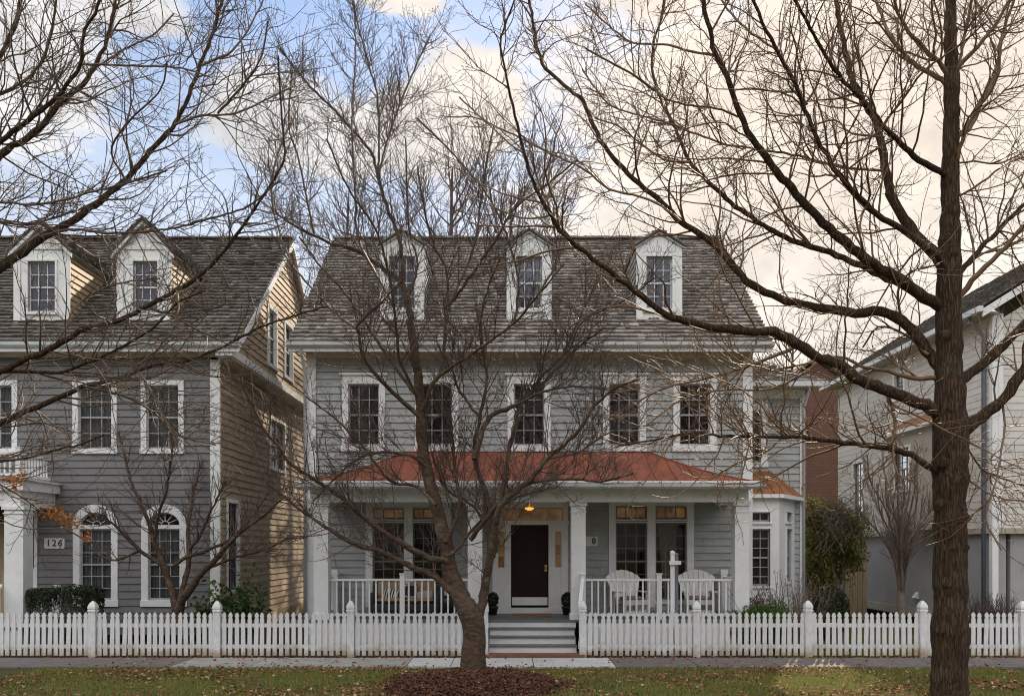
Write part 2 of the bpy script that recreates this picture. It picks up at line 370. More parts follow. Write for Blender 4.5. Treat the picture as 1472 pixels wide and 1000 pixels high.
def shakes(mb, e0, e1, r0, r1, m, expo=.2, seed=1, holes=()):
    """wooden shakes in courses over the quad eave e0-e1, ridge r0-r1"""
    rg = random.Random(seed); e0, e1, r0, r1 = map(Vector, (e0, e1, r0, r1))
    L = ((r0+r1)/2-(e0+e1)/2).length; n = max(1, round(L/expo)); N = (e1-e0).cross(r0-e0).normalized()
    if N.z < 0: N = -N
    for k in range(n):
        t0 = k/n; t1 = min(1, (k+1.25)/n)
        a0 = e0.lerp(r0, t0); a1 = e1.lerp(r1, t0); b0 = e0.lerp(r0, t1); b1 = e1.lerp(r1, t1)
        wid = (a1-a0).length; s = -rg.random()*.1
        while s < wid:
            w = rg.uniform(.09, .24); x0 = max(0, s)/max(wid, .01); x1 = min(wid, s+w-.006)/max(wid, .01); s += w
            if x1 <= x0: continue
            th = rg.uniform(.050, .085); dr = Vector((0, 0, 0)) if k == 0 else (a0-b0)*rg.uniform(-.06, .07)
            p0 = a0.lerp(a1, x0)+dr; p1 = a0.lerp(a1, x1)+dr; q0 = b0.lerp(b1, x0); q1 = b0.lerp(b1, x1)
            mid = (p0+q1)/2
            if any(h[0] < mid.x < h[1] and mid.z > h[2] and mid.z < h[3] for h in holes): continue
            i = len(mb.v); kk = mb.mi(m)
            mb.v.extend(tuple(p) for p in (p0, p1, q1+N*.006, q0+N*.006, p0+N*th, p1+N*th))
            for f in ((4, 5, 2, 3), (0, 1, 5, 4), (0, 4, 3), (1, 2, 5)):
                mb.f.append(tuple(i+j for j in f)); mb.m.append(kk); mb.sm.append(False)

def window(parent, fr, u0, v0, u1, v1, cols, rows, cas=.13, head=.13, sill=.11, sash=None, trim=None, glass=None, back=None, kind='blind',
           meet=True, cap=False, name='window', depth=.05, label=None):
    """double-hung window; the opening is u0..u1, v0..v1; returns the casing part"""
    trim = trim or M['white']; sash = sash or M['sash_white']; glass = glass or M['glass']; back = back or M['blind']
    c = MB()
    fr.box(c, u0-cas, u0, v0-.002, v1+.002, -.10, .045, trim); fr.box(c, u1, u1+cas, v0-.002, v1+.002, -.10, .045, trim)
    fr.box(c, u0-cas-.01, u1+cas+.01, v1, v1+head, -.10, .05, trim)
    fr.box(c, u0-cas-.02, u1+cas+.02, v0-sill, v0, -.10, .062, trim)
    if cap: fr.box(c, u0-cas-.06, u1+cas+.06, v1+head, v1+head+.06, -.02, .10, trim)
    w = c.build(name, parent, bevel=.004)
    if label: w['label'] = label
    s = MB(); b = .035; n0, n1 = -depth-.03, -depth+.012
    fr.box(s, u0, u0+b, v0, v1, n0, n1, sash); fr.box(s, u1-b, u1, v0, v1, n0, n1, sash)
    fr.box(s, u0+b, u1-b, v1-b, v1, n0, n1, sash); fr.box(s, u0+b, u1-b, v0, v0+b*1.4, n0, n1, sash)
    vm = (v0+v1)/2
    if meet: fr.box(s, u0+b, u1-b, vm-.022, vm+.022, n0, n1+.008, sash)
    for i in range(1, cols):
        x = u0+(u1-u0)*i/cols; fr.box(s, x-.010, x+.010, v0+b*1.4, v1-b, n0+.008, n1-.006, sash)
    for j in range(1, rows):
        y = v0+(v1-v0)*j/rows
        if meet and abs(y-vm) < .03: continue
        fr.box(s, u0+b, u1-b, y-.010, y+.010, n0+.009, n1-.007, sash)
    s.build('sash', w)
    g = MB(); g.poly([fr.p(u0, v0, -depth-.012), fr.p(u1, v0, -depth-.012), fr.p(u1, v1, -depth-.012), fr.p(u0, v1, -depth-.012)], glass)
    g.build('pane', w)
    k = MB()
    if kind == 'blind':
        wr_ = random.Random(int(u0*977+v0*131)); y = v0+(v1-v0)*wr_.choice((0, 0, .0, .12, .22)); dk = back
        if back is M['blind']: back = wr_.choice((M['blind'], M['blind_deep'], M['blind_warm']))
        while y < v1:
            k.poly([fr.p(u0, y, -.13), fr.p(u1, y, -.13), fr.p(u1, y+.045, -.16), fr.p(u0, y+.045, -.16)], back); y += .042
        k.poly([fr.p(u0-.05, v0-.05, -.2), fr.p(u1+.05, v0-.05, -.2), fr.p(u1+.05, v1+.05, -.2), fr.p(u0-.05, v1+.05, -.2)], M['blind_deep'] if dk is M['blind'] else back)
        k.build('blind', w)
    elif kind == 'curtain':
        n = 40
        for i in range(n):
            a = u0+(u1-u0)*i/n; b2 = u0+(u1-u0)*(i+1)/n
            d0 = -.16+.025*math.sin(i*1.7)+.01*math.sin(i*.6); d1 = -.16+.025*math.sin((i+1)*1.7)+.01*math.sin((i+1)*.6)
            k.poly([fr.p(a, v0-.05, d0), fr.p(b2, v0-.05, d1), fr.p(b2, v1+.05, d1), fr.p(a, v1+.05, d0)], back, True)
        k.build('curtain', w)
    else:
        e_, z_ = (.03, -.16) if name == 'transom_window' else (.3, -.5)
        k.poly([fr.p(u0-e_, v0-e_, z_), fr.p(u1+e_, v0-e_, z_), fr.p(u1+e_, v1+e_, z_), fr.p(u0-e_, v1+e_, z_)], back)
        k.build('room_backing', w)
    return w
# ------------------------------------------------------------------ camera, sky, sun
cd = bpy.data.cameras.new('camera'); cam = bpy.data.objects.new('camera', cd); COL.objects.link(cam)
cam.location = (0, 0, CZ); cam.rotation_euler = (math.radians(90), 0, 0)
cd.sensor_width = 36; cd.lens = F/1472*36; cd.shift_y = (HY-500)/1472; cd.clip_end = 3000; cd.clip_start = .1
SC.camera = cam
SUN_EL, SUN_AZ = math.radians(34.5), math.radians(23)        # behind the house, to the right
sl = bpy.data.lights.new('sun', 'SUN'); sun = bpy.data.objects.new('sun', sl); COL.objects.link(sun)
sl.energy = 5.0; sl.angle = math.radians(.6); sl.color = (1.0, .84, .64)
sdir = Vector((math.cos(SUN_EL)*math.sin(SUN_AZ), math.cos(SUN_EL)*math.cos(SUN_AZ), math.sin(SUN_EL)))
sun.rotation_euler = sdir.to_track_quat('Z', 'Y').to_euler()

w = bpy.data.worlds.new('World'); SC.world = w; w.use_nodes = True
nt = w.node_tree; L = nt.links.new
bg = nt.nodes['Background']; wo = nt.nodes['World Output']
sky = nd(nt, 'ShaderNodeTexSky', sky_type='NISHITA'); sky.sun_disc = False; sky.sun_elevation = SUN_EL; sky.sun_rotation = SUN_AZ
sky.air_density = 1.0; sky.dust_density = .4; sky.ozone_density = 2.0
bg.inputs['Strength'].default_value = .15
L(sky.outputs[0], bg.inputs['Color'])
tc = nd(nt, 'ShaderNodeTexCoord')
nrm = nd(nt, 'ShaderNodeVectorMath', operation='NORMALIZE'); L(tc.outputs['Generated'], nrm.inputs[0])
def fbm(scale, detail, rough, dist=0.0, off=(0, 0, 0)):
    mp = nd(nt, 'ShaderNodeMapping'); mp.inputs['Location'].default_value = off; mp.inputs['Scale'].default_value = (1, 1, 1.7); L(nrm.outputs[0], mp.inputs['Vector'])
    n = nd(nt, 'ShaderNodeTexNoise'); n.inputs['Scale'].default_value = scale; n.inputs['Detail'].default_value = detail
    n.inputs['Roughness'].default_value = rough; n.inputs['Distortion'].default_value = dist; L(mp.outputs[0], n.inputs['Vector']); return n.outputs['Fac']
def math_(op, a, b=None, clamp=False):
    n = nd(nt, 'ShaderNodeMath', operation=op); n.use_clamp = clamp
    for i, x in enumerate((a, b)):
        if x is None: continue
        if isinstance(x, (int, float)): n.inputs[i].default_value = x
        else: L(x, n.inputs[i])
    return n.outputs[0]
def bank(px, py, rx, ry):
    """a cumulus bank: falls off from 1 at its middle direction to below 0 outside its angular size"""
    c = Vector(((px-CX)/F, 1, (HY-py)/F)).normalized()
    s = nd(nt, 'ShaderNodeVectorMath', operation='SUBTRACT'); L(nrm.outputs[0], s.inputs[0]); s.inputs[1].default_value = c
    m = nd(nt, 'ShaderNodeVectorMath', operation='MULTIPLY'); L(s.outputs[0], m.inputs[0]); m.inputs[1].default_value = (F/rx, F/rx, F/ry)
    ln = nd(nt, 'ShaderNodeVectorMath', operation='LENGTH'); L(m.outputs[0], ln.inputs[0])
    return math_('SUBTRACT', 1.0, ln.outputs['Value'])
banks = [bank(385, 165, 105, 66), bank(500, 205, 105, 50), bank(680, 150, 90, 70), bank(600, 195, 90, 55), bank(1480, 230, 640, 640), bank(-10, 60, 140, 120), bank(170, 5, 90, 30),
         bank(575, 0, 60, 16), bank(1500, -300, 500, 400), bank(-300, 300, 260, 180)]
acc = banks[0]
for b in banks[1:]: acc = math_('SMOOTH_MAX', acc, b) if False else math_('MAXIMUM', acc, b)
edge = math_('MULTIPLY', math_('SUBTRACT', fbm(7.0, 12, .66, .25), .5), 1.7)
# a broken cloud field over the rest of the sky
field = math_('SUBTRACT', math_('MULTIPLY', fbm(2.3, 8, .6, .4, (3.1, 1.7, .4)), 2.6), 1.35)
sepv = nd(nt, 'ShaderNodeSeparateXYZ'); L(nrm.outputs[0], sepv.inputs[0])
behind = nd(nt, 'ShaderNodeMapRange'); behind.inputs['From Min'].default_value = .62; behind.inputs['From Max'].default_value = .3
L(sepv.outputs['Y'], behind.inputs['Value'])
field = math_('ADD', math_('MULTIPLY', math_('ADD', field, .55), behind.outputs['Result']), math_('MULTIPLY', math_('SUBTRACT', behind.outputs['Result'], 1.0), 3.0))
dens = math_('MAXIMUM', math_('ADD', acc, edge), field)
mr = nd(nt, 'ShaderNodeMapRange', interpolation_type='SMOOTHSTEP'); mr.inputs['From Min'].default_value = -.16; mr.inputs['From Max'].default_value = .34; mr.inputs['To Min'].default_value = .10; mr.inputs['To Max'].default_value = .97
L(dens, mr.inputs['Value'])
# thin pale veil towards the horizon
veil = nd(nt, 'ShaderNodeMapRange', interpolation_type='SMOOTHSTEP'); veil.inputs['From Min'].default_value = .60; veil.inputs['From Max'].default_value = .34; veil.inputs['To Max'].default_value = .62
L(sepv.outputs['Z'], veil.inputs['Value'])
cover = math_('MAXIMUM', mr.outputs[0], math_('MULTIPLY', veil.outputs[0], math_('ADD', fbm(3.0, 6, .55, .2, (1.3, 0, 2)), .45)))
# cloud colour: warmer and brighter towards the sun, softly modelled
dp = nd(nt, 'ShaderNodeVectorMath', operation='DOT_PRODUCT'); L(nrm.outputs[0], dp.inputs[0]); dp.inputs[1].default_value = sdir
wm = nd(nt, 'ShaderNodeMapRange', interpolation_type='SMOOTHSTEP'); wm.inputs['From Min'].default_value = .80; wm.inputs['From Max'].default_value = 1.0; L(dp.outputs['Value'], wm.inputs['Value'])
glow = math_('MULTIPLY', math_('MAXIMUM', bank(1190, 455, 420, 260), 0.0), .9)
wmx = math_('MAXIMUM', wm.outputs[0], glow)
cc = nd(nt, 'ShaderNodeMix', data_type='RGBA'); cc.inputs[6].default_value = (.83, .81, .80, 1); cc.inputs[7].default_value = (.92, .805, .68, 1); L(wmx, cc.inputs[0])
puff = nd(nt, 'ShaderNodeMapRange'); puff.inputs['From Min'].default_value = .25; puff.inputs['From Max'].default_value = .75; puff.inputs['To Min'].default_value = .62; puff.inputs['To Max'].default_value = 1.20
L(fbm(5.5, 11, .66, .3, (.6, 0, 0)), puff.inputs['Value'])
cs = nd(nt, 'ShaderNodeVectorMath', operation='SCALE'); L(cc.outputs[2], cs.inputs[0]); # unseen clouds behind the camera: boosted overhead, dimmed low, to light the house fronts
lit = nd(nt, 'ShaderNodeMapRange', interpolation_type='SMOOTHSTEP'); lit.inputs['From Min'].default_value = .45; lit.inputs['From Max'].default_value = -.2; lit.inputs['To Min'].default_value = 0.0; lit.inputs['To Max'].default_value = 1.0
L(dp.outputs['Value'], lit.inputs['Value'])
hi = nd(nt, 'ShaderNodeMapRange', interpolation_type='SMOOTHSTEP'); hi.inputs['From Min'].default_value = .12; hi.inputs['From Max'].default_value = .75; hi.inputs['To Min'].default_value = -.6; hi.inputs['To Max'].default_value = 2.3
L(sepv.outputs['Z'], hi.inputs['Value'])
gain = math_('ADD', 1.0, math_('MULTIPLY', lit.outputs[0], hi.outputs[0]))
L(math_('MULTIPLY', puff.outputs[0], gain), cs.inputs['Scale'])
bg2 = nd(nt, 'ShaderNodeBackground'); L(cs.outputs[0], bg2.inputs['Color']); bg2.inputs['Strength'].default_value = .97
mx = nd(nt, 'ShaderNodeMixShader'); L(cover, mx.inputs['Fac']); L(bg.outputs[0], mx.inputs[1]); L(bg2.outputs[0], mx.inputs[2])
L(mx.outputs[0], wo.inputs['Surface'])
SC.view_settings.view_transform = 'Standard'; SC.view_settings.look = 'None'; SC.view_settings.exposure = .32; SC.view_settings.gamma = 1
SC.cycles.filter_width = 1.05; SC.cycles.max_bounces = 8; SC.cycles.transparent_max_bounces = 12; SC.cycles.use_denoising = True
try: SC.cycles.denoiser = 'OPENIMAGEDENOISE'
except Exception: pass

# ------------------------------------------------------------------ ground
def ground_mat():
    m, nt, b = new_mat('ground_soil_and_turf'); L = nt.links.new
    tc = nd(nt, 'ShaderNodeTexCoord')
    n1 = nd(nt, 'ShaderNodeTexNoise'); n1.inputs['Scale'].default_value = .7; n1.inputs['Detail'].default_value = 6; L(tc.outputs['Object'], n1.inputs['Vector'])
    n2 = nd(nt, 'ShaderNodeTexNoise'); n2.inputs['Scale'].default_value = 25; n2.inputs['Detail'].default_value = 6; L(tc.outputs['Object'], n2.inputs['Vector'])
    r1 = nd(nt, 'ShaderNodeValToRGB'); r1.color_ramp.elements[0].position = .35; r1.color_ramp.elements[1].position = .65
    r1.color_ramp.elements[0].color = (.040, .062, .016, 1); r1.color_ramp.elements[1].color = (.085, .072, .034, 1); L(n1.outputs['Fac'], r1.inputs['Fac'])
    mr = nd(nt, 'ShaderNodeMapRange'); mr.inputs['To Min'].default_value = .5; mr.inputs['To Max'].default_value = 1.5; L(n2.outputs['Fac'], mr.inputs['Value'])
    s = nd(nt, 'ShaderNodeVectorMath', operation='SCALE'); L(r1.outputs[0], s.inputs[0]); L(mr.outputs[0], s.inputs['Scale']); L(s.outputs[0], b.inputs['Base Color'])
    b.inputs['Roughness'].default_value = .95; b.inputs['Specular IOR Level'].default_value = .1
    bp = nd(nt, 'ShaderNodeBump'); bp.inputs['Strength'].default_value = .6; L(n2.outputs['Fac'], bp.inputs['Height']); L(bp.outputs[0], b.inputs['Normal'])
    return m
M['ground'] = ground_mat()
g = MB(); g.poly([(-400, -400, -.012), (400, -400, -.012), (400, 700, -.012), (-400, 700, -.012)], M['ground']); tag(g.build('ground'), kind='structure')
# pavement slabs: each with its own tone, dark joints between
sw = MB(); x = -16.0; xs = []
edges = [-16, -14.4, -12.8, -11.2, -9.7, -8.2, -6.75, -5.2, -3.65, -2.1, -1.22, .43, 2.05, 3.7, 5.3, 6.9, 8.5, 10.1, 11.7, 13.3, 15]
for a, b in zip(edges, edges[1:]):
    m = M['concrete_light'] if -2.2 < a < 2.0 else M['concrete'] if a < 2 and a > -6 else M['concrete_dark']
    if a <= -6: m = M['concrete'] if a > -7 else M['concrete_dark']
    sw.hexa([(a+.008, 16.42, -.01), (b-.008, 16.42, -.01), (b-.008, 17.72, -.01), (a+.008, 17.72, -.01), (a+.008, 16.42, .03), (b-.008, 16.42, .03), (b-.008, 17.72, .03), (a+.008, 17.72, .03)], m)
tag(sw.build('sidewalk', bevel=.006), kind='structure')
yd = MB(); yd.poly([(-30, 17.76, .004), (-.62, 17.76, .004), (-.62, 60, .004), (-30, 60, .004)], M['soil']); yd.poly([(1.56, 17.76, .004), (6.0, 17.76, .004), (6.0, 40, .004), (1.56, 40, .004)], M['soil'])
tag(yd.build('planting_bed'), kind='structure')
bp_ = MB(); bp_.box(-.60, 1.54, 17.74, 18.4, -.01, .085, M['paver']); tag(bp_.build('brick_path'), kind='structure')

# ------------------------------------------------------------------ the grey house
D0 = 20.8
hs = thing('gray_house', (.4, 20.8, 0), 'light grey clapboard house with red metal porch roof and three dormers', 'house')
fr = Frame((0, D0, 0), (1, 0, 0), (0, -1, 0))
XL, XR = -5.08, 5.96; ZT = 7.19
EY, EZ, RY, RZ = 20.3, 7.36, 25.4, 11.69; SL = (RZ-EZ)/(RY-EY)
def roof_z(y): return EZ+(y-EY)*SL
def roof_y(z): return EY+(z-EZ)/SL
def P(px0, py0, px1, py1, D=D0):
    """pixel rectangle -> wall rectangle u0, v0, u1, v1"""
    return (WX(px0, D), WZ(py1, D), WX(px1, D), WZ(py0, D))
ups = [P(c-22, 552, c+22, 640) for c in (523, 628, 760.5, 897.5, 998.5)]
lows = []
for a in (536, 593.5, 885, 942): lows.append(P(a, 751, a+45, 862)); lows.append(P(a, 730 if a < 700 else 727, a+45, 746))
dr = P(734.5, 754, 788.5, 870); tr = P(722, 730, 809, 748); sd = [P(715.6, 763.6, 725.5, 815), P(797.6, 763.6, 807, 815)]
block = P(708, 718, 816, 884)
mb = MB(); siding(mb, fr, .25, ZT-.12, lambda v: (XL+.2, XR-.22), ups+lows+[block], M['siding']); mb.build('wall', hs)
for a, b in ((XL-.02, XL+.2), (XR-.22, XR+.02)): mb = MB(); fr.box(mb, a, b, .2, ZT-.12, -.06, .048, M['white']); mb.build('corner_board', hs)
mb = MB(); fr.box(mb, XL-.02, XR+.02, ZT-.12, ZT+.02, -.05, .045, M['soffit']); mb.build('frieze_board', hs)
mb = MB(); mb.box(XL-.36, XR+.36, EY+.02, D0+.02, ZT+.02, ZT+.06, M['soffit']); mb.build('soffit', hs)
# closed sides and back, so the rooms are dark and the house throws its whole shadow
mb = MB()
for X, N in ((XL, -1), (XR, 1)):
    f2 = Frame((X, 0, 0), (0, 1, 0), (N, 0, 0))
    siding(mb, f2, .1, RZ-.35, lambda v: (D0, 30.0) if v < ZT else (roof_y(v)+.12, 2*RY-roof_y(v)-.12), [], M['siding'])
    mb.poly([f2.p(D0, 0, -.01), f2.p(30, 0, -.01), f2.p(30, ZT, -.01), f2.p(RY, RZ-.1, -.01), f2.p(D0, ZT, -.01)], M['deck'])
mb.poly([(XL, 30, 0), (XR, 30, 0), (XR, 30, ZT), (XL, 30, ZT)], M['siding']); mb.poly([(XL, 21.5, 0), (XR, 21.5, 0), (XR, 21.5, ZT), (XL, 21.5, ZT)], M['deck'])
mb.build('gable_wall', hs)
mb = MB(); mb.box(XL+.02, XR-.02, D0-.005, 30, 0, .28, M['brick']); mb.build('foundation', hs)
RXL, RXR = XL-.35, XR+.37
DORM = [(578, 1.07, 329), (760.5, 1.08, 327), (947.5, 1.10, 328)]
DY = 21.2
def dormer(parent, cx, hw, Yf, ze, zp, fmat, smat, rmat, wrect, ov=.10, scal=False, rake=.10, seed=1):
    f = Frame((0, Yf, 0), (1, 0, 0), (0, -1, 0)); zb = roof_z(Yf)-.04
    b = MB(); u0, v0, u1, v1 = wrect
    f.box(b, cx-hw, u0, zb, ze, -.06, 0, fmat); f.box(b, u1, cx+hw, zb, ze, -.06, 0, fmat)
    f.box(b, u0, u1, zb, v0, -.06, 0, fmat); f.box(b, u0, u1, v1, ze, -.06, 0, fmat)
    b.prism([f.p(cx-hw, ze, -.06), f.p(cx+hw, ze, -.06), f.p(cx, zp-.05, -.06)], f.N*.06, fmat)
    if not scal: f.box(b, cx-hw, cx+hw, ze-.03, ze+.03, 0, .035, M['white'])
    f.box(b, cx-hw-.03, cx-hw+.14, zb, ze-.03, 0, .03, M['white']); f.box(b, cx+hw-.14, cx+hw+.03, zb, ze-.03, 0, .03, M['white'])
    if scal:                                                # fish-scale shingles in the gable
        z = v1+.20; k = 0
        while z < zp-.15:
            half = min(hw-.15, hw*(zp-z)/(zp-ze)-.08); x = -half+(k % 2)*.09
            while x < half:
                b.prism([f.p(cx+x+.085*math.cos(t), z+.085*math.sin(t)*1.1, .004+.003*(k % 2)) for t in [math.pi*(1+q/8) for q in range(9)]]+[f.p(cx+x+.085, z+.12, .002), f.p(cx+x-.085, z+.12, .002)], f.N*.022, fmat)
                x += .18
            z += .12; k += 1
    d = b.build('dormer', parent)
    for sg in (-1, 1):
        s = MB(); g = Frame((cx+sg*hw, 0, 0), (0, 1, 0), (sg, 0, 0))
        siding(s, g, zb, ze, lambda v: (Yf+.02, max(Yf+.02, roof_y(v)+.02)), [], smat, .16)
        s.poly([g.p(Yf, zb, -.01), g.p(Yf, ze, -.01), g.p(roof_y(ze), ze, -.01)], smat)
        g.box(s, Yf+.03, roof_y(ze)-.03, ze-.16, ze-.01, .002, .03, M['white'])
        s.build('dormer_siding', d)
    r = MB(); pt = (zp-ze)/hw
    for sg in (-1, 1):
        xe = cx+sg*(hw+ov); zE = ze-ov*pt
        e0 = (xe, Yf-ov-.05, zE); e1 = (xe, roof_y(zE)+.1, zE); r0 = (cx, Yf-ov-.05, zp); r1 = (cx, roof_y(zp)+.1, zp)
        shakes(r, e0, e1, r0, r1, rmat, .17, seed+sg)
        off = Vector((0, 0, -.05)); r.prism([Vector(e0)+off, Vector(e1)+off, Vector(r1)+off, Vector(r0)+off], (0, 0, .045), M['deck'])
        r.prism([Vector(e0)+Vector((0, .03, -.052-rake)), Vector(e0)+Vector((0, .03, -.052)), Vector(r0)+Vector((0, .03, -.052)), Vector(r0)+Vector((0, .03, -.052-rake))], (0, .04, 0), M['white'])
    r.tube([(cx, Yf-ov-.06, zp+.03), (cx, roof_y(zp)+.1, zp+.03)], .035, rmat, 6)
    r.build('dormer_roof', d)
    return f
mb = MB()
holes = [(WX(px, DY)-hw/2+.03, WX(px, DY)+hw/2-.03, roof_z(DY)+.1, roof_z(DY)+1.95) for px, hw, _ in DORM]
shakes(mb, (RXL, EY, EZ), (RXR, EY, EZ), (RXL, RY, RZ), (RXR, RY, RZ), M['shake'], .205, 3, holes)
shakes(mb, (RXL, 2*RY-EY, EZ), (RXR, 2*RY-EY, EZ), (RXL, RY, RZ), (RXR, RY, RZ), M['shake'], .205, 4)
for s in (-1, 1):
    y0 = RY+s*(EY-RY); mb.prism([(RXL+.02, y0, EZ-.02), (RXR-.02, y0, EZ-.02), (RXR-.02, RY, RZ-.02), (RXL+.02, RY, RZ-.02)], (0, 0, -.05), M['deck'])
rf = mb.build('roof', hs)
mb = MB(); rg = random.Random(5); x = RXL
while x < RXR:
    w_ = .2; mb.box(x, min(RXR, x+w_-.008), RY-.13, RY+.13, RZ+.02+rg.uniform(0, .015), RZ+.07+rg.uniform(0, .02), M['shake']); x += w_
mb.build('ridge_cap', rf)
mb = MB()
for X0, X1 in ((RXL-.02, RXL+.05), (RXR-.05, RXR+.02)):
    for s in (-1, 1):
        y0 = RY+s*(EY+.05-RY); mb.prism([(X0, y0, EZ-.24), (X0, y0, EZ-.03), (X0, RY, RZ-.03), (X0, RY, RZ-.24)], (X1-X0, 0, 0), M['white'])
mb.build('rake_board', hs)
mb = MB(); mb.box(RXL, RXR, EY-.005, EY+.03, EZ-.24, EZ-.03, M['white'])
for k in range(1): mb.prism([(RXL-.03, EY-.01, EZ-.15), (RXL-.03, EY-.06, EZ-.14), (RXL-.03, EY-.11, EZ-.10), (RXL-.03, EY-.12, EZ-.02), (RXL-.03, EY-.01, EZ-.02)], (RXR-RXL+.06, 0, 0), M['gutter'])
mb.build('gutter', hs)
def downspout(parent, x, y, z0, z1, yo):
    mb = MB(); mb.tube([(x, yo, z1), (x, yo, z1-.12), (x, y, z1-.5), (x, y, z0)], .042, M['gutter'], 8); mb.build('downspout', parent)
downspout(hs, XL-.05, D0-.10, .2, EZ-.14, EY-.03)
for i, (px, hw, py) in enumerate(DORM):
    cx = WX(px, DY); ze = WZ(351, DY); zp = WZ(py+2, DY)-.03; wr = (cx-.33, WZ(444, DY), cx+.33, WZ(369, DY))
    f = dormer(hs, cx, hw/2, DY, ze, zp, M['white'], M['siding'], M['shake'], wr, .07, True, rake=.03, seed=20+i)
    window(hs, f, *wr, 3, 4, .08, .07, .09, glass=M['glass_sky'], back=M['blind_sky_tint'])
for i, r in enumerate(ups): window(hs, fr, *r, 3, 4, .155, .21, .15, cap=True, sash=M['sash_grey'])
lab = {0: None}
for i in range(0, 8, 2):
    window(hs, fr, *lows[i], 3, 5 if i < 4 else 6, .0 if False else .02, .03, .10, back=M['interior'], kind='room', sash=M['sash_dark'])
    window(hs, fr, *lows[i+1], 3, 1, .02, .03, .03, back=M['amber'], kind='room', meet=False, sash=M['sash_dark'], name='transom_window')
for a0, a1, b0, b1, t in ((526, 535.2, 639.3, 649, 720), (875, 884.2, 987.8, 997, 718)):
    mb = MB(); c0, c1 = (581.8, 592.7) if a0 < 700 else (930.8, 941.2)
    for q0, q1 in ((a0, a1), (c0, c1), (b0, b1)): u0, v0, u1, v1 = P(q0, t, q1, 872); fr.box(mb, u0, u1, v0, v1, -.08, .052, M['white'])
    u0, v0, u1, v1 = P(a1, t, b0, t+(9 if a0 < 700 else 7)); fr.box(mb, u0, u1, v0, v1, -.08, .05, M['white'])
    mb.build('window_surround', hs)
mb = MB()                                                    # a tied-back drape inside the right pair
u0, v0, u1, v1 = P(951, 752, 975, 860)
for i in range(14):
    a = u0+(u1-u0)*i/14; b = u0+(u1-u0)*(i+1)/14; mb.poly([fr.p(a+.12, v0, -.3-.02*(i % 2)), fr.p(b+.12, v0, -.3-.02*((i+1) % 2)), fr.p(b-.05, v1, -.3-.02*((i+1) % 2)), fr.p(a-.05, v1, -.3-.02*(i % 2))], M['curtain_tan'], True)
mb.build('drape', hs)
# front door with sidelights and transom
mb = MB(); Wm = M['white']
def pb(x0, y0, x1, y1, n0, n1, m=None, b=None):
    u0, v0, u1, v1 = P(x0, y0, x1, y1); fr.box(b or mb, u0, u1, v0, v1, n0, n1, m or Wm)
pb(708, 718, 816, 730, -.1, .06); pb(708, 730, 722, 748, -.1, .05); pb(809, 730, 816, 748, -.1, .05); pb(706.5, 748, 817.5, 754, -.1, .075)
for a, b in ((708, 715.6), (725.5, 734.5), (788.5, 797.6), (807, 816)): pb(a, 754, b, 873, -.1, .05)
for a, b in ((715.6, 725.5), (797.6, 807)):
    pb(a, 754, b, 763.6, -.1, .042); pb(a, 815, b, 873, -.1, .03); pb(a+1.5, 820, b-1.5, 842, .03, .04); pb(a+1.5, 847, b-1.5, 868, .03, .04)
pb(706, 873, 818, 882.5, -.1, .07)
mb.build('door_surround', hs)
for a, b in ((715.6, 725.5), (797.6, 807)):
    s = MB(); pb(a, 763.6, a+.9, 815, -.08, -.03, M['sash_white'], s); pb(b-.9, 763.6, b, 815, -.08, -.03, M['sash_white'], s)
    for y in (780.4, 797.5): pb(a+.9, y, b-.9, y+1, -.075, -.035, M['sash_white'], s)
    s_ = s.build('sidelight', hs)
    g = MB(); u0, v0, u1, v1 = P(a, 763.6, b, 815); g.poly([fr.p(u0, v0, -.06), fr.p(u1, v0, -.06), fr.p(u1, v1, -.06), fr.p(u0, v1, -.06)], M['glass'])
    g.build('pane', s_); k = MB(); k.poly([fr.p(u0-.02, v0, -.13), fr.p(u1+.02, v0, -.13), fr.p(u1+.02, v1, -.13), fr.p(u0-.02, v1, -.13)], M['amber']); k.build('shade', s_)
s = MB()
for x in (722, 743.3, 765, 786.7, 808): pb(x, 730, x+1, 748, -.08, -.03, M['sash_white'], s)
s_ = s.build('transom_window', hs); u0, v0, u1, v1 = tr
g = MB(); g.poly([fr.p(u0, v0, -.06), fr.p(u1, v0, -.06), fr.p(u1, v1, -.06), fr.p(u0, v1, -.06)], M['glass']); g.build('pane', s_)
k = MB(); k.poly([fr.p(u0, v0, -.4), fr.p(u1, v0, -.4), fr.p(u1, v1, -.4), fr.p(u0, v1, -.4)], M['amber']); k.build('shade', s_)
d = MB(); pb(734.8, 754.2, 788.2, 870, -.09, -.045, M['door'], d)
for a, b, c, e in ((740, 759, 783, 790), (740, 795, 783, 835)):   # raised panels
    pb(a, b, c, e, -.045, -.035, M['door'], d)
d = d.build('door', hs, bevel=.004)
k = MB(); pb(736, 858, 787, 869.5, -.045, -.04, M['white'], k); k.build('kickplate', d)
k = MB(); c = fr.p(WX(784.6, D0), WZ(816, D0), -.03); k.lathe(c+Vector((0, -.02, 0)), [(.005, -.035), (.03, -.02), (.035, 0), (.03, .02), (.005, .035)], M['brass'], 12); k.box(c.x-.03, c.x+.03, c.y-.006, c.y+.02, c.z-.08, c.z+.08, M['brass']); k.build('door_handle', d)

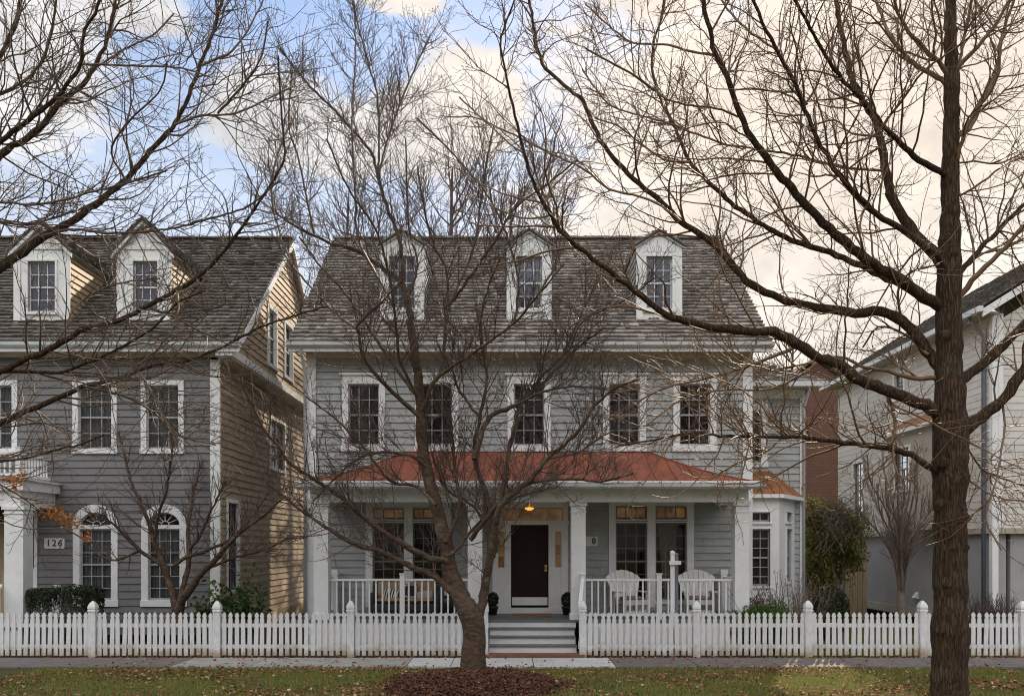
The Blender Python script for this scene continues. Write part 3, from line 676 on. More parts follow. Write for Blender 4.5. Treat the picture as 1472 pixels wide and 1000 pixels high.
# ------------------------------------------------------------------ the porch
PF = .72; PY = 18.95; PXL, PXR = -4.64, 5.43
mb = MB(); mb.box(PXL, PXR, PY-.02, D0-.02, PF-.05, PF, M['porch_grey']); mb.build('porch_floor', hs)
for a, b in ((PXL+.03, -.86), (1.53, PXR-.03)): mb = MB(); mb.box(a, b, PY+.03, PY+.08, .02, PF-.052, M['white']); mb.build('porch_skirt', hs)
st = MB(); SX0, SX1 = -.50, 1.40
for i in range(3):
    y = 18.12+i*.28; z = .085+(i+1)*.159
    st.box(SX0, SX1, y, PY+.02 if i == 2 else y+.30, .02 if i == 0 else z-.159, z-.035, M['white'])
st.box(SX0-.3, SX1+.05, PY-.005, PY+.03, .55, PF-.052, M['white'])
st = st.build('porch_stair', hs)
for i in range(3):
    y = 18.12+i*.28; z = .085+(i+1)*.159; t = MB(); t.box(SX0-.01, SX1+.01, y-.03, y+.29, z-.035, z, M['porch_grey']); t.build('tread', st)
BZ0, BZ1 = WZ(721, PY), WZ(703, PY)
mb = MB(); mb.box(PXL+.05, PXR-.05, PY+.03, PY+.33, BZ0, BZ1, M['white']); mb.box(PXL+.05, PXL+.35, PY+.335, D0-.02, BZ0, BZ1, M['white']); mb.box(PXR-.35, PXR-.05, PY+.335, D0-.02, BZ0, BZ1, M['white'])
mb.box(PXL, PXR, PY-.03, D0-.02, BZ1, BZ1+.13, M['white']); mb.build('porch_beam', hs)
mb = MB(); mb.box(PXL+.35, PXR-.35, PY+.335, D0-.03, BZ1-.12, BZ1-.08, M['soffit']); mb.build('porch_ceiling', hs)
PE, PEY = WZ(694, 18.62), 18.62; PT = 4.74
EXL, EXR = -4.82, 5.62; TXL, TXR = -2.62, 3.38
mb = MB(); mb.box(EXL+.05, EXR-.05, PEY+.05, D0-.02, BZ1+.14, BZ1+.17, M['white']); mb.box(EXL+.02, EXR-.02, PEY+.03, PEY+.06, BZ1+.172, PE-.01, M['white']); mb.build('porch_soffit', hs)
mb = MB()
def pr(x, t): return PE+(PT-PE)*(t-.10*math.sin(math.pi*t))     # a slight bell in the slope
for k in range(6):
    t0, t1 = k/6, (k+1)/6
    ya, yb = PEY+(D0-PEY)*t0, PEY+(D0-PEY)*t1; za, zb = pr(0, t0), pr(0, t1)
    la, lb = EXL+(TXL-EXL)*t0, EXL+(TXL-EXL)*t1; ra, rb = EXR+(TXR-EXR)*t0, EXR+(TXR-EXR)*t1
    mb.poly([(la, ya, za), (ra, ya, za), (rb, yb, zb), (lb, yb, zb)], M['copper'])
    mb.poly([(la, D0, za), (la, ya, za), (lb, yb, zb), (lb, D0, zb)], M['copper']); mb.poly([(ra, ya, za), (ra, D0, za), (rb, D0, zb), (rb, yb, zb)], M['copper'])
mb.poly([(EXL, PEY, PE-.004), (EXR, PEY, PE-.004), (EXR, D0, PE-.004), (EXL, D0, PE-.004)], M['copper'])
pr_ = mb.build('porch_roof', hs)
mb = MB(); x = EXL+.3
while x < EXR-.2:                                            # standing seams
    tm = 1.0
    if x < TXL: tm = (x-EXL)/(TXL-EXL)
    if x > TXR: tm = (EXR-x)/(EXR-TXR)
    if tm > .08:
        n = 6; mb.tube([(x, PEY+(D0-PEY)*tm*q/n, pr(0, tm*q/n)+.012) for q in range(n+1)], .017, M['copper'], 5)
    x += .46
for a, b in ((EXL, TXL), (EXR, TXR)): mb.tube([(a+(b-a)*q/6, PEY+(D0-PEY)*q/6, pr(0, q/6)+.01) for q in range(7)], .016, M['copper'], 5)
mb.build('standing_seam', pr_)
mb = MB(); mb.prism([(EXL-.02, PEY-.01, PE-.13), (EXL-.02, PEY-.05, PE-.12), (EXL-.02, PEY-.09, PE-.08), (EXL-.02, PEY-.10, PE-.01), (EXL-.02, PEY+.02, PE-.01), (EXL-.02, PEY+.02, PE-.13)], (EXR-EXL+.04, 0, 0), M['gutter']); mb.build('porch_gutter', hs)
CD = 19.1
for px in (463, 683, 831, 1065):
    x = WX(px, CD); hw = .165; c = MB(); c.box(x-hw, x+hw, CD-hw+.05, CD+hw+.05, PF, BZ0-.09, M['white']); c = c.build('porch_column', hs, bevel=.008)
    k = MB(); k.box(x-hw-.035, x+hw+.035, CD-hw+.015, CD+hw+.085, BZ0-.09, BZ0-.002, M['white']); k.box(x-hw-.015, x+hw+.015, CD-hw+.035, CD+hw+.065, BZ0-.24, BZ0-.21, M['white']); k.build('column_capital', c, bevel=.006)
    k = MB(); k.box(x-hw-.03, x+hw+.03, CD-hw+.02, CD+hw+.08, PF+.001, PF+.14, M['white']); k.build('column_base', c, bevel=.006)
def railing(parent, a, b, h=.93, post=None, gap=.148, name='porch_railing', bal=.036):
    a, b = Vector(a), Vector(b); d = (b-a); Ln = d.length; u = d.normalized(); n = u.cross(Vector((0, 0, 1))).normalized()
    def bar(mb, s0, s1, z0, z1, w):
        p, q = a+u*s0, a+u*s1
        mb.hexa([p-n*w+Vector((0, 0, z0)), q-n*w+Vector((0, 0, z0)), q+n*w+Vector((0, 0, z0)), p+n*w+Vector((0, 0, z0)), p-n*w+Vector((0, 0, z1)), q-n*w+Vector((0, 0, z1)), q+n*w+Vector((0, 0, z1)), p+n*w+Vector((0, 0, z1))], M['white'])
    m = MB(); bar(m, 0, Ln, h-.05, h, .04); bar(m, 0, Ln, .08, .13, .03); r = m.build(name, parent)
    k = max(2, round(Ln/gap)); proto = None
    for i in range(1, k):
        s = Ln*i/k
        if post is not None and abs(s-post*Ln) < .09: continue
        if proto is None:
            m = MB(); bar(m, s-bal/2, s+bal/2, .131, h-.051, bal/2); proto = m.build('baluster', r); s0 = s
        else:
            c = proto.copy(); COL.objects.link(c); c.location = proto.location+u*(s-s0)
    if post is not None:
        m = MB(); s = post*Ln; bar(m, s-.055, s+.055, 0, h+.10, .055); bar(m, s-.07, s+.07, h+.101, h+.125, .07); m.build('newel_post', r)
    return r
ry = CD+.05
railing(hs, (WX(474, CD), ry, PF), (WX(672, CD), ry, PF), post=(578-474)/198); railing(hs, (WX(842, CD), ry, PF), (WX(1053, CD), ry, PF), post=(948-842)/211)
for x, X in ((PXL+.2, 482), (PXR-.2, 1040)):
    r = railing(hs, (x, CD+.25, PF), (x, D0-.02, PF)); m = MB(); xx = WX(X, 20.55); m.box(xx-.07, xx+.07, 20.48, 20.62, PF, PF+.98, M['grey_post'] if False else M['white']); m.box(xx-.085, xx+.085, 20.465, 20.635, PF+.98, PF+1.10, M['white']); m.build('newel_post', r)
for sg, xc, xf in ((1, WX(838, 18.9), 1.46), (-1, WX(694, 18.9), -.54)):      # stair rails down to the fence posts
    m = MB(); p0 = Vector((xc, PY+.0, PF+.92)); p1 = Vector((xf, 18.03, .98)); w_ = Vector((.04, 0, 0)); h_ = Vector((0, 0, .06))
    m.hexa([p0-w_, p0+w_, p1+w_, p1-w_, p0-w_+h_, p0+w_+h_, p1+w_+h_, p1-w_+h_], M['white'])
    q0 = p0+Vector((0, 0, -.80)); q1 = p1+Vector((0, 0, -.80)); m.hexa([q0-w_*.8, q0+w_*.8, q1+w_*.8, q1-w_*.8, q0-w_*.8+h_, q0+w_*.8+h_, q1+w_*.8+h_, q1-w_*.8+h_], M['white'])
    r = m.build('stair_rail', hs)
    for i in range(1, 7):
        t = i/7; p = q0.lerp(q1, t)+h_; q = p0.lerp(p1, t); b = MB(); b.box(p.x-.018, p.x+.018, p.y-.018, p.y+.018, p.z, q.z, M['white']); b.build('baluster', r)
    b = MB(); b.box(xc-.05, xc+.05, PY-.06, PY+.05, PF, PF+1.02, M['white']); b.box(xc-.065, xc+.065, PY-.075, PY+.065, PF+1.02, PF+1.06, M['white']); b.build('newel_post', r)

# ------------------------------------------------------------------ the set-back wing and its bay window
WD = 22.5; fw = Frame((0, WD, 0), (1, 0, 0), (0, -1, 0)); WXR = 7.87; WZT = 6.55
r2 = (WX(1076, WD), WZ(664, WD), WX(1093.5, WD), WZ(590, WD))
mb = MB(); siding(mb, fw, .2, WZT, lambda v: (XR, WXR-.12), [r2, (XR, .2, 7.6, 3.3)], M['siding'])
f2 = Frame((WXR, 0, 0), (0, 1, 0), (1, 0, 0)); siding(mb, f2, .1, WZT, lambda v: (WD, 29), [], M['siding'])
mb.poly([(XR, WD+1, 0), (WXR, WD+1, 0), (WXR, WD+1, WZT), (XR, WD+1, WZT)], M['deck']); mb.poly([(XR, WD, WZT), (WXR, WD, WZT), (WXR, 29, WZT), (XR, 29, WZT)], M['deck'])
mb.build('wing_wall', hs)
mb = MB(); fw.box(mb, WXR-.12, WXR+.02, .2, WZT, -.06, .046, M['white']); fw.box(mb, XR+.01, WXR+.02, WZT-.18, WZT+.06, -.05, .035, M['white']); mb.build('corner_board', hs)
window(hs, fw, *r2, 2, 4, .17, .17, .14, sash=M['sash_dark'])
mb = MB(); a = (XR+.02, 22.05, 6.74); b = (8.28, 22.05, 6.74); c = (XR+.02, 24.0, 7.85); d = (6.3, 24.0, 7.85)
shakes(mb, a, b, c, d, M['shake'], .2, 9); shakes(mb, b, (8.28, 29, 6.74), d, (6.3, 29, 7.85), M['shake'], .2, 10)
mb.prism([a, b, d, c], (0, 0, -.05), M['deck']); mb.prism([b, (8.28, 29, 6.74), (6.3, 29, 7.85), d], (0, 0, -.05), M['deck']); mb.box(XR, 8.25, 22.08, WD, 6.62, 6.66, M['soffit'])
mb.build('wing_roof', hs)
mb = MB(); mb.box(XR+.05, 8.32, 21.95, 22.05, 6.60, 6.73, M['gutter']); mb.build('gutter', hs)
downspout(hs, WXR-.03, WD-.07, .2, 6.62, 22.0)
BD = 21.0; fb = Frame((0, BD, 0), (1, 0, 0), (0, -1, 0)); b1 = Vector((6.72, BD, 0)); b2 = Vector((7.62, WD, 0)); fa = Frame(b1, b2-b1, Vector(((b2-b1).y, -(b2-b1).x, 0))); LA = (b2-b1).length
BT = 3.62; BZb = .35
mb = MB()
def wallrest(mb, f, u0, u1, v0, v1, ops, m):
    ops = sorted(ops, key=lambda o: o[1]); a0 = min(o[0] for o in ops); a1 = max(o[2] for o in ops)
    f.box(mb, u0, a0, v0, v1, -.06, 0, m); f.box(mb, a1, u1, v0, v1, -.06, 0, m); v = v0
    for o in ops: f.box(mb, a0, a1, v, o[1], -.06, 0, m); v = o[3]
    f.box(mb, a0, a1, v, v1, -.06, 0, m)
o1 = [(WX(1080.5, BD), WZ(842, BD), WX(1106.5, BD), WZ(760, BD)), (WX(1080.5, BD), WZ(750, BD), WX(1106.5, BD), WZ(736, BD))]
ua = LA*.40; ub = LA*.74; o2 = [(ua, WZ(836, 21.8), ub, WZ(760, 21.8)), (ua, WZ(750, 21.8), ub, WZ(736, 21.8))]
wallrest(mb, fb, 5.99, 6.72, BZb, BT, o1, M['white']); wallrest(mb, fa, 0, LA, BZb, BT, o2, M['white'])
bay = mb.build('bay_window', hs)
for f, o in ((fb, o1), (fa, o2)):
    for j, q in enumerate(o):
        window(hs, f, *q, 2 if f is fb else 2, 6 if j == 0 else 1, .03, .03, .05, meet=(j == 0), sash=M['sash_grey'], back=M['blind'] if f is fb else M['curtain'], name='window' if j == 0 else 'transom_window')
mb = MB(); z0, z1 = 3.70, 4.42; A = Vector((5.99, BD-.15, z0)); B = Vector((6.80, BD-.15, z0)); C = Vector((7.90, WD, z0)); T0 = Vector((5.99, WD, z1)); T1 = Vector((6.95, WD, z1))
mb.poly([A, B, T1, T0], M['copper_orange']); mb.poly([B, C, T1], M['copper_orange'])
for t in (.35, .7): mb.tube([A.lerp(B, t)+Vector((0, 0, .01)), T0.lerp(T1, t)+Vector((0, 0, .01))], .011, M['copper_orange'], 5)
mb.tube([B, T1], .014, M['copper_orange'], 5); mb.tube([B.lerp(C, .5), T1], .011, M['copper_orange'], 5); mb.build('bay_roof', hs)
mb = MB(); mb.prism([A+Vector((0, 0, -.10)), B+Vector((0, 0, -.10)), C+Vector((0, 0, -.10)), C+Vector((-.3, 0, -.10)), T0+Vector((0, -.02, z0-.10-z1))], (0, 0, .095), M['white']); mb.build('bay_cornice', hs)

# ------------------------------------------------------------------ the darker house on the left
DL = 20.7; LX = -7.25; LX0 = -21.0
lh = thing('dark_gray_house', (-13, DL, 0), 'dark grey clapboard house with arched ground floor windows and tan gable end', 'house')
fl = Frame((0, DL, 0), (1, 0, 0), (0, -1, 0))
def Q(x0, y0, x1, y1): return P(x0, y0, x1, y1, DL)
uw = [Q(-38, 554, 18, 645), Q(113, 554, 161, 645), Q(211, 554, 257, 645)]
lw = [Q(115.5, 760, 160.5, 862), Q(213.5, 760, 259, 862)]
fan = [Q(115.5, 731, 160.5, 753), Q(213.5, 731, 259, 753)]
ent = Q(-90, 716, 54, 884)
mb = MB(); siding(mb, fl, .2, 7.07, lambda v: (LX0, LX-.2), uw+lw+[(f[0], f[1]-.08, f[2], f[1]+.29) for f in fan]+[ent], M['siding_dark'])
mb.poly([(LX0, DL+.9, 0), (LX-.3, DL+.9, 0), (LX-.3, DL+.9, 7.2), (LX0, DL+.9, 7.2)], M['deck'])
mb.build('wall', lh)
mb = MB(); fl.box(mb, LX-.22, LX+.02, .2, 7.0, -.06, .048, M['white']); mb.build('corner_board', lh)
mb = MB(); fl.box(mb, LX0, LX+.02, 7.07, 7.19, -.05, .04, M['soffit']); mb.box(LX0, -6.86, EY+.02, DL+.02, 7.19, 7.23, M['soffit']); mb.build('soffit', lh)
GX = -6.86; fs = Frame((LX, 0, 0), (0, 1, 0), (1, 0, 0)); fg = Frame((GX, 0, 0), (0, 1, 0), (1, 0, 0))
sw_ = [(25.0, 4.75, 26.5, 6.2), (21.25, 1.25, 22.05, 3.5)]
mb = MB(); siding(mb, fs, .45, 7.0, lambda v: (DL+.02, 30.1), sw_, M['siding_tan'], .185)
fs.box(mb, DL, 30.1, .05, .45, -.05, .03, M['wood']); mb.poly([(LX-.35, DL, 0), (LX-.35, 30, 0), (LX-.35, 30, 7.2), (LX-.35, DL, 7.2)], M['deck']); mb.poly([(LX0, 30.1, 0), (LX, 30.1, 0), (LX, 30.1, 7.2), (LX0, 30.1, 7.2)], M['siding_tan'])
mb.build('side_wall', lh)
gw = [(23.45, 7.55, 24.2, 9.1), (25.15, 7.55, 25.95, 9.1)]
mb = MB(); siding(mb, fg, 7.22, RZ-.3, lambda v: (max(20.75, roof_y(v)+.15), min(30.05, 2*RY-roof_y(v)-.15)), gw, M['siding_tan'], .185)
mb.poly([fg.p(20.75, 7.1, -.25), fg.p(30, 7.1, -.25), fg.p(RY, RZ-.1, -.25)], M['deck']); mb.build('gable_wall', lh)
mb = MB(); mb.box(LX+.021, GX+.045, EY+.04, DL-.001, 7.035, 7.185, M['white']); mb.box(LX-.02, LX+.02, DL-.04, DL-.001, 7.0, 7.068, M['white']); mb.box(LX-.02, GX+.02, DL, 30.1, 6.98, 7.03, M['soffit']); fg.box(mb, 20.6, 30.1, 7.03, 7.22, -.1, .05, M['white']); mb.build('gable_cornice', lh)
for r in sw_: window(lh, fs, *r, 2, 4, .10, .10, .08, sash=M['sash_dark'])
for r in gw: window(lh, fg, *r, 2, 4, .12, .12, .10, back=M['curtain'])
GR = -6.66
mb = MB(); DL1 = [(61, 1.37, 320, (41, 376, 80, 449)), (207.5, 1.32, 316, (192, 376, 227, 449))]; DYL = 21.1
holes = [(WX(px, DYL)-hw/2+.03, WX(px, DYL)+hw/2-.03, roof_z(DYL)+.1, roof_z(DYL)+1.75) for px, hw, _, _ in DL1]
shakes(mb, (LX0, EY, EZ), (GR, EY, EZ), (LX0, RY, RZ), (GR, RY, RZ), M['shake_dark'], .205, 31, holes)
shakes(mb, (LX0, 2*RY-EY, EZ), (GR, 2*RY-EY, EZ), (LX0, RY, RZ), (GR, RY, RZ), M['shake_dark'], .4, 32)
for s in (-1, 1):
    y0 = RY+s*(EY-RY); mb.prism([(LX0, y0, EZ-.02), (GR-.02, y0, EZ-.02), (GR-.02, RY, RZ-.02), (LX0, RY, RZ-.02)], (0, 0, -.05), M['deck'])
rf = mb.build('roof', lh)
mb = MB(); x = LX0
while x < GR: mb.box(x, min(GR, x+.192), RY-.13, RY+.13, RZ+.02+rg.uniform(0, .015), RZ+.07+rg.uniform(0, .02), M['shake_dark']); x += .2
mb.build('ridge_cap', rf)
mb = MB()
for s in (-1, 1):
    y0 = RY+s*(EY-RY); mb.prism([(GR-.05, y0, EZ-.24), (GR-.05, y0, EZ-.03), (GR-.05, RY, RZ-.03), (GR-.05, RY, RZ-.24)], (.07, 0, 0), M['white'])
    mb.prism([(GX+.02, y0, EZ-.12), (GR-.06, y0, EZ-.12), (GR-.06, RY, RZ-.12), (GX+.02, RY, RZ-.12)], (0, 0, .03), M['soffit'])
mb.build('rake_board', lh)
mb = MB(); mb.prism([(LX0, EY-.01, EZ-.15), (LX0, EY-.06, EZ-.14), (LX0, EY-.11, EZ-.10), (LX0, EY-.12, EZ-.02), (LX0, EY-.01, EZ-.02)], (GR-LX0, 0, 0), M['gutter']); mb.box(LX0, GR-.06, EY-.005, EY+.03, EZ-.24, EZ-.03, M['white']); mb.build('gutter', lh)
for i, (px, hw, py, wr) in enumerate(DL1):
    cx = WX(px, DYL); wr = P(*wr, DYL)
    f = dormer(lh, cx, hw/2, DYL, WZ(357, DYL), WZ(py, DYL), M['white'], M['siding_tan'], M['shake_dark'], wr, .12, seed=40+i)
    window(lh, f, *wr, 3, 4, .05, .05, .06, glass=M['glass_sky'], back=M['blind_sky_tint'])
for r in uw: window(lh, fl, *r, 3, 4, .135, .125, .125, back=M['curtain'], kind='curtain', sash=M['sash_grey'])
for r, q in zip(lw, fan):
    window(lh, fl, *r, 3, 6, .165, .09, .16, back=M['curtain'], kind='curtain', sash=M['sash_grey'])
    cx = (q[0]+q[2])/2; ri = (q[2]-q[0])/2; z = q[1]-.02; ro = ri+.165; yy = .72
    a = MB(); pts = []
    for k in range(20):
        t0, t1 = math.pi*k/20, math.pi*(k+1)/20
        c4 = [(cx+ri*math.cos(t0), z+ri*yy*1.1*math.sin(t0)), (cx+ro*math.cos(t0), z+ro*.92*math.sin(t0)), (cx+ro*math.cos(t1), z+ro*.92*math.sin(t1)), (cx+ri*math.cos(t1), z+ri*yy*1.1*math.sin(t1))]
        a.prism([fl.p(u, v, -.09) for u, v in c4], fl.N*.14, M['white'])
    fl.box(a, cx-ro, cx+ro, z-.07, z, -.09, .048, M['white'])
    aw = a.build('fan_window', lh)
    a = MB()
    for t in (30, 60, 90, 120, 150):
        t = math.radians(t); p = fl.p(cx+.09*math.cos(t), z+.09*math.sin(t), -.045); e = fl.p(cx+ri*math.cos(t), z+ri*.79*math.sin(t), -.045); a.tube([p, e], .011, M['sash_white'], 5)
    a.tube([fl.p(cx+.1*math.cos(math.pi*k/10), z+.1*math.sin(math.pi*k/10), -.045) for k in range(11)], .011, M['sash_white'], 5)
    a.tube([fl.p(cx+ri*.96*math.cos(math.pi*k/16), z+ri*.76*math.sin(math.pi*k/16), -.045) for k in range(17)], .016, M['sash_white'], 5); a.build('sash', aw)
    a = MB(); a.poly([fl.p(cx+(ri+.02)*math.cos(math.pi*k/20), z+(ri+.02)*.8*math.sin(math.pi*k/20), -.06) for k in range(21)], M['glass']); a.build('pane', aw)
    a = MB(); a.poly([fl.p(cx-ri-.1, z-.1, -.3), fl.p(cx+ri+.1, z-.1, -.3), fl.p(cx+ri+.1, z+.6, -.3), fl.p(cx-ri-.1, z+.6, -.3)], M['interior']); a.build('room_backing', aw)
# its entrance porch with a balcony on top
PX = -11.19; PD = 19.1; z690, z704 = WZ(690, PD), WZ(704, PD)
mb = MB(); mb.box(-15.5, PX, PD, DL-.02, z704, z690, M['white']); mb.box(-15.6, PX+.06, PD-.06, DL-.02, z690, z690+.04, M['white']); mb.build('balcony_deck', lh)
mb = MB(); mb.box(-15.3, PX-.12, PD+.1, PD+.4, WZ(727, PD), z704-.002, M['white']); mb.box(PX-.42, PX-.12, PD+.402, DL-.02, WZ(727, PD), z704-.002, M['white']); mb.build('porch_beam', lh)
for x0 in (-11.66,):
    c = MB(); c.box(x0, x0+.44, PD+.06, PD+.46, .6, WZ(727, PD)-.08, M['white']); c = c.build('porch_column', lh, bevel=.008)
    k = MB(); k.box(x0-.04, x0+.48, PD+.02, PD+.50, WZ(727, PD)-.08, WZ(727, PD)-.002, M['white']); k.box(x0-.02, x0+.46, PD+.04, PD+.48, WZ(735, PD)-.05, WZ(735, PD)-.02, M['white']); k.build('column_capital', c)
railing(lh, (-15.2, PD+.12, z690+.04), (PX-.12, PD+.12, z690+.04), .62, name='balcony_railing', post=.99, gap=.12); railing(lh, (PX-.25, PD+.2, z690+.04), (PX-.25, DL-.05, z690+.04), .62, name='balcony_railing', gap=.12)
mb = MB(); mb.box(-15.5, PX, PD, DL-.02, .5, .6, M['porch_grey']); mb.box(-15.4, PX-.04, PD+.04, PD+.09, .02, .5, M['white']); mb.build('porch_floor', lh)
railing(lh, (PX-.05, PD+.52, .6), (PX+.02, DL-.05, .6), .72, post=.9)
m = MB(); p0 = Vector((-11.72, PD+.05, .6+.86)); p1 = Vector((-11.72, 18.15, .85)); w_ = Vector((.04, 0, 0)); h_ = Vector((0, 0, .06))
m.hexa([p0-w_, p0+w_, p1+w_, p1-w_, p0-w_+h_, p0+w_+h_, p1+w_+h_, p1-w_+h_], M['white']); sr = m.build('stair_rail', lh)
for i in range(0, 7):
    t = (i+.5)/7; q = p0.lerp(p1, t); b = MB(); b.box(q.x-.018, q.x+.018, q.y-.018, q.y+.018, q.z-.72, q.z, M['white']); b.build('baluster', sr)
m = MB(); rl = Q(40, 733, 50, 816); fl.box(m, *(Q(-90, 716, 54, 724)[i] for i in (0, 2, 1, 3)), -.08, .05, M['white'])
for a, b in ((-12, -8), (34, 39.5), (50.3, 54.5)): q = Q(a, 724, b, 884); fl.box(m, q[0], q[2], q[1], q[3], -.08, .045, M['white'])
q = Q(39.5, 816, 50.3, 884); fl.box(m, q[0], q[2], q[1], q[3], -.08, .03, M['white']); q = Q(39.5, 756, 50.3, 761); fl.box(m, q[0], q[2], q[1], q[3], -.08, .03, M['white'])
q = Q(-90, 724, -12, 884); fl.box(m, q[0], q[2], q[1], q[3], -.08, .03, M['white']); m.build('door_surround', lh)
for k, (a, b) in enumerate(((761, 816), (724, 756))):
    s = MB(); q = Q(39.5, a, 50.3, b)
    for y in ((779, 797) if k == 0 else (740,)): z = WZ(y, DL); fl.box(s, q[0], q[2], z-.01, z+.01, -.06, -.03, M['sash_white'])
    z = (q[0]+q[2])/2; fl.box(s, z-.01, z+.01, q[1], q[3], -.065, -.035, M['sash_white']); s = s.build('sidelight', lh)
    g = MB(); g.poly([fl.p(q[0], q[1], -.05), fl.p(q[2], q[1], -.05), fl.p(q[2], q[3], -.05), fl.p(q[0], q[3], -.05)], M['glass']); g.build('pane', s)
    g = MB(); g.poly([fl.p(q[0], q[1], -.2), fl.p(q[2], q[1], -.2), fl.p(q[2], q[3], -.2), fl.p(q[0], q[3], -.2)], M['curtain']); g.build('shade', s)
d = MB(); q = Q(-8, 752, 34, 884); fl.box(d, q[0], q[2], q[1], q[3], -.10, -.05, M['wood']); q = Q(-1, 765, 27, 840); fl.box(d, q[0], q[2], q[1], q[3], -.05, -.04, M['wood']); d.build('door', lh)
d = MB(); q = Q(-8, 724, 34, 750); fl.box(d, q[0], q[2], q[1], q[3], -.10, -.07, M['interior']); q = Q(-8, 750, 34, 752); fl.box(d, q[0], q[2], q[1], q[3], -.1, .0, M['white']); d.build('transom_window', lh)

# ------------------------------------------------------------------ the house on the right
HX, HY0, HY1 = 11.8, 20.5, 30.2
rh = thing('cream_house', (HX+4, HY0, 0), 'cream clapboard house with grey stucco base and small copper bay roof', 'house')
fo = Frame((HX, 0, 0), (0, 1, 0), (-1, 0, 0)); ff = Frame((0, HY0, 0), (1, 0, 0), (0, -1, 0)); ZL = 2.72; HE = 8.2
rw = [(28.0, 3.35, 28.8, 5.2), (25.1, 6.9, 25.7, 7.6), (23.9, 2.95, 24.6, 3.55)]
mb = MB(); siding(mb, fo, ZL+.12, HE-.1, lambda v: (HY0+.12, HY1), rw, M['siding_cream'], .17, .012)
siding(mb, ff, ZL+.12, HE+3.0, lambda v: (HX+.14, 26) if v < HE-.3 else (HX+.1+(v-HE+.3)*1.62, 21), [(13.6, 4.3, 14.6, 5.9)], M['siding_cream'], .17, .014)
mb.poly([(HX+.9, HY0+.1, 0), (HX+.9, HY1, 0), (HX+.9, HY1, HE), (HX+.9, HY0+.1, HE)], M['deck']); mb.poly([(HX+.1, HY0+.5, 0), (26, HY0+.5, 0), (26, HY0+.5, HE), (HX+.1, HY0+.5, HE)], M['deck']); mb.poly([(HX, HY1, 0), (26, HY1, 0), (26, HY1, HE), (HX, HY1, HE)], M['siding_cream'])
mb.build('wall', rh)
mb = MB(); fo.box(mb, HY0+.12, HY1, .3, ZL-.02, -.4, -.10, M['stucco']); mb.box(HX+.5, 26, HY0+.1, HY0+.4, .3, ZL-.02, M['stucco']); mb.build('stucco_base', rh)
mb = MB(); fo.box(mb, HY0-.02, HY1, ZL-.02, ZL+.12, -.3, .05, M['stucco_trim']); mb.box(HX+.3, 26, HY0-.05, HY0+.2, ZL-.02, ZL+.12, M['stucco_trim']); fo.box(mb, HY0+.1, HY1, .33, .56, -.35, -.06, M['stucco_trim']); mb.build('belt_course', rh)
mb = MB(); fo.box(mb, HY0-.03, HY0+.12, .2, HE-.1, -.13, .02, M['white']); ff.box(mb, HX+.135, HX+.25, ZL+.12, HE-.1, -.05, .03, M['white']); mb.build('corner_board', rh)
mb = MB(); mb.tube([(HX-.42, HY0+.25, HE-.1), (HX-.42, HY0+.25, HE-.2), (HX-.08, HY0+.25, HE-.6), (HX-.08, HY0+.25, .1)], .05, M['grey_post'], 8); mb.build('downspout', rh)
for r in rw: window(rh, fo, *r, 2, 3, .09, .09, .08, sash=M['sash_dark'])
window(rh, ff, 13.6, 4.3, 14.6, 5.9, 3, 4, .12, .12, .1)
mb = MB(); ey0, ey1 = HY0-.35, HY1+.4; RXc = HX+5.0; RZc = HE+3.4
shakes(mb, (HX-.42, ey0, HE), (HX-.42, ey1, HE), (RXc, ey0, RZc), (RXc, ey1, RZc), M['shake_dark'], .2, 51)
mb.prism([(HX-.42, ey0, HE-.02), (HX-.42, ey1, HE-.02), (RXc, ey1, RZc-.02), (RXc, ey0, RZc-.02)], (0, 0, -.05), M['deck']); mb.prism([(RXc*2-HX+.42, ey0, HE-.02), (RXc*2-HX+.42, ey1, HE-.02), (RXc, ey1, RZc-.02), (RXc, ey0, RZc-.02)], (0, 0, .05), M['shake_dark'])
mb.build('roof', rh)
mb = MB(); mb.box(HX-.54, HX-.42, ey0, ey1, HE-.14, HE-.01, M['gutter']); mb.build('gutter', rh)
mb = MB(); mb.box(HX-.40, HX+.02, ey0+.1, ey1-.1, HE-.16, HE-.12, M['stucco_trim']); mb.prism([(HX-.42, ey0, HE-.26), (HX-.42, ey0, HE-.03), (RXc, ey0, RZc-.03), (RXc, ey0, RZc-.26)], (0, .06, 0), M['white']); mb.build('eave_trim', rh)
by0, by1, bx = 22.2, 25.0, HX-.55                             # the side bay under its copper hood
fbx = Frame((bx, 0, 0), (0, 1, 0), (-1, 0, 0)); bo = (23.6, 4.0, 24.5, 5.2)
mb = MB(); wallrest(mb, fbx, by0, by1, 2.9, 5.7, [bo], M['stucco_trim']); mb.box(bx+.001, HX-.02, by0, by0+.06, 2.9, 5.7, M['stucco_trim']); mb.box(bx, HX-.02, by0, by1, 2.84, 2.9, M['stucco_trim']); mb.build('side_bay', rh)
window(rh, fbx, *bo, 3, 3, .06, .06, .06, sash=M['sash_dark'])
mb = MB(); A, B, C, E = Vector((bx-.15, by0-.15, 5.72)), Vector((bx-.15, by1+.15, 5.72)), Vector((HX, by1-.2, 6.15)), Vector((HX, by0+.2, 6.15)); mb.poly([A, B, C, E], M['copper_orange']); mb.poly([A, E, Vector((HX, by0-.15, 5.72))], M['copper_orange']); mb.prism([A, B, Vector((HX-.02, by1+.15, 5.72)), Vector((HX-.02, by0-.15, 5.72))], (0, 0, -.10), M['white']); mb.build('bay_roof', rh)
mb = MB(); mb.box(HX+.0, HX+.1, 24.40, 24.54, .85, .98, M['white']); mb.prism([(HX-.03, 24.38, .86), (HX-.03, 24.56, .86), (HX+.09, 24.56, 1.02), (HX+.09, 24.38, 1.02)], (-.02, 0, .02), M['white']); mb.build('dryer_vent', rh)

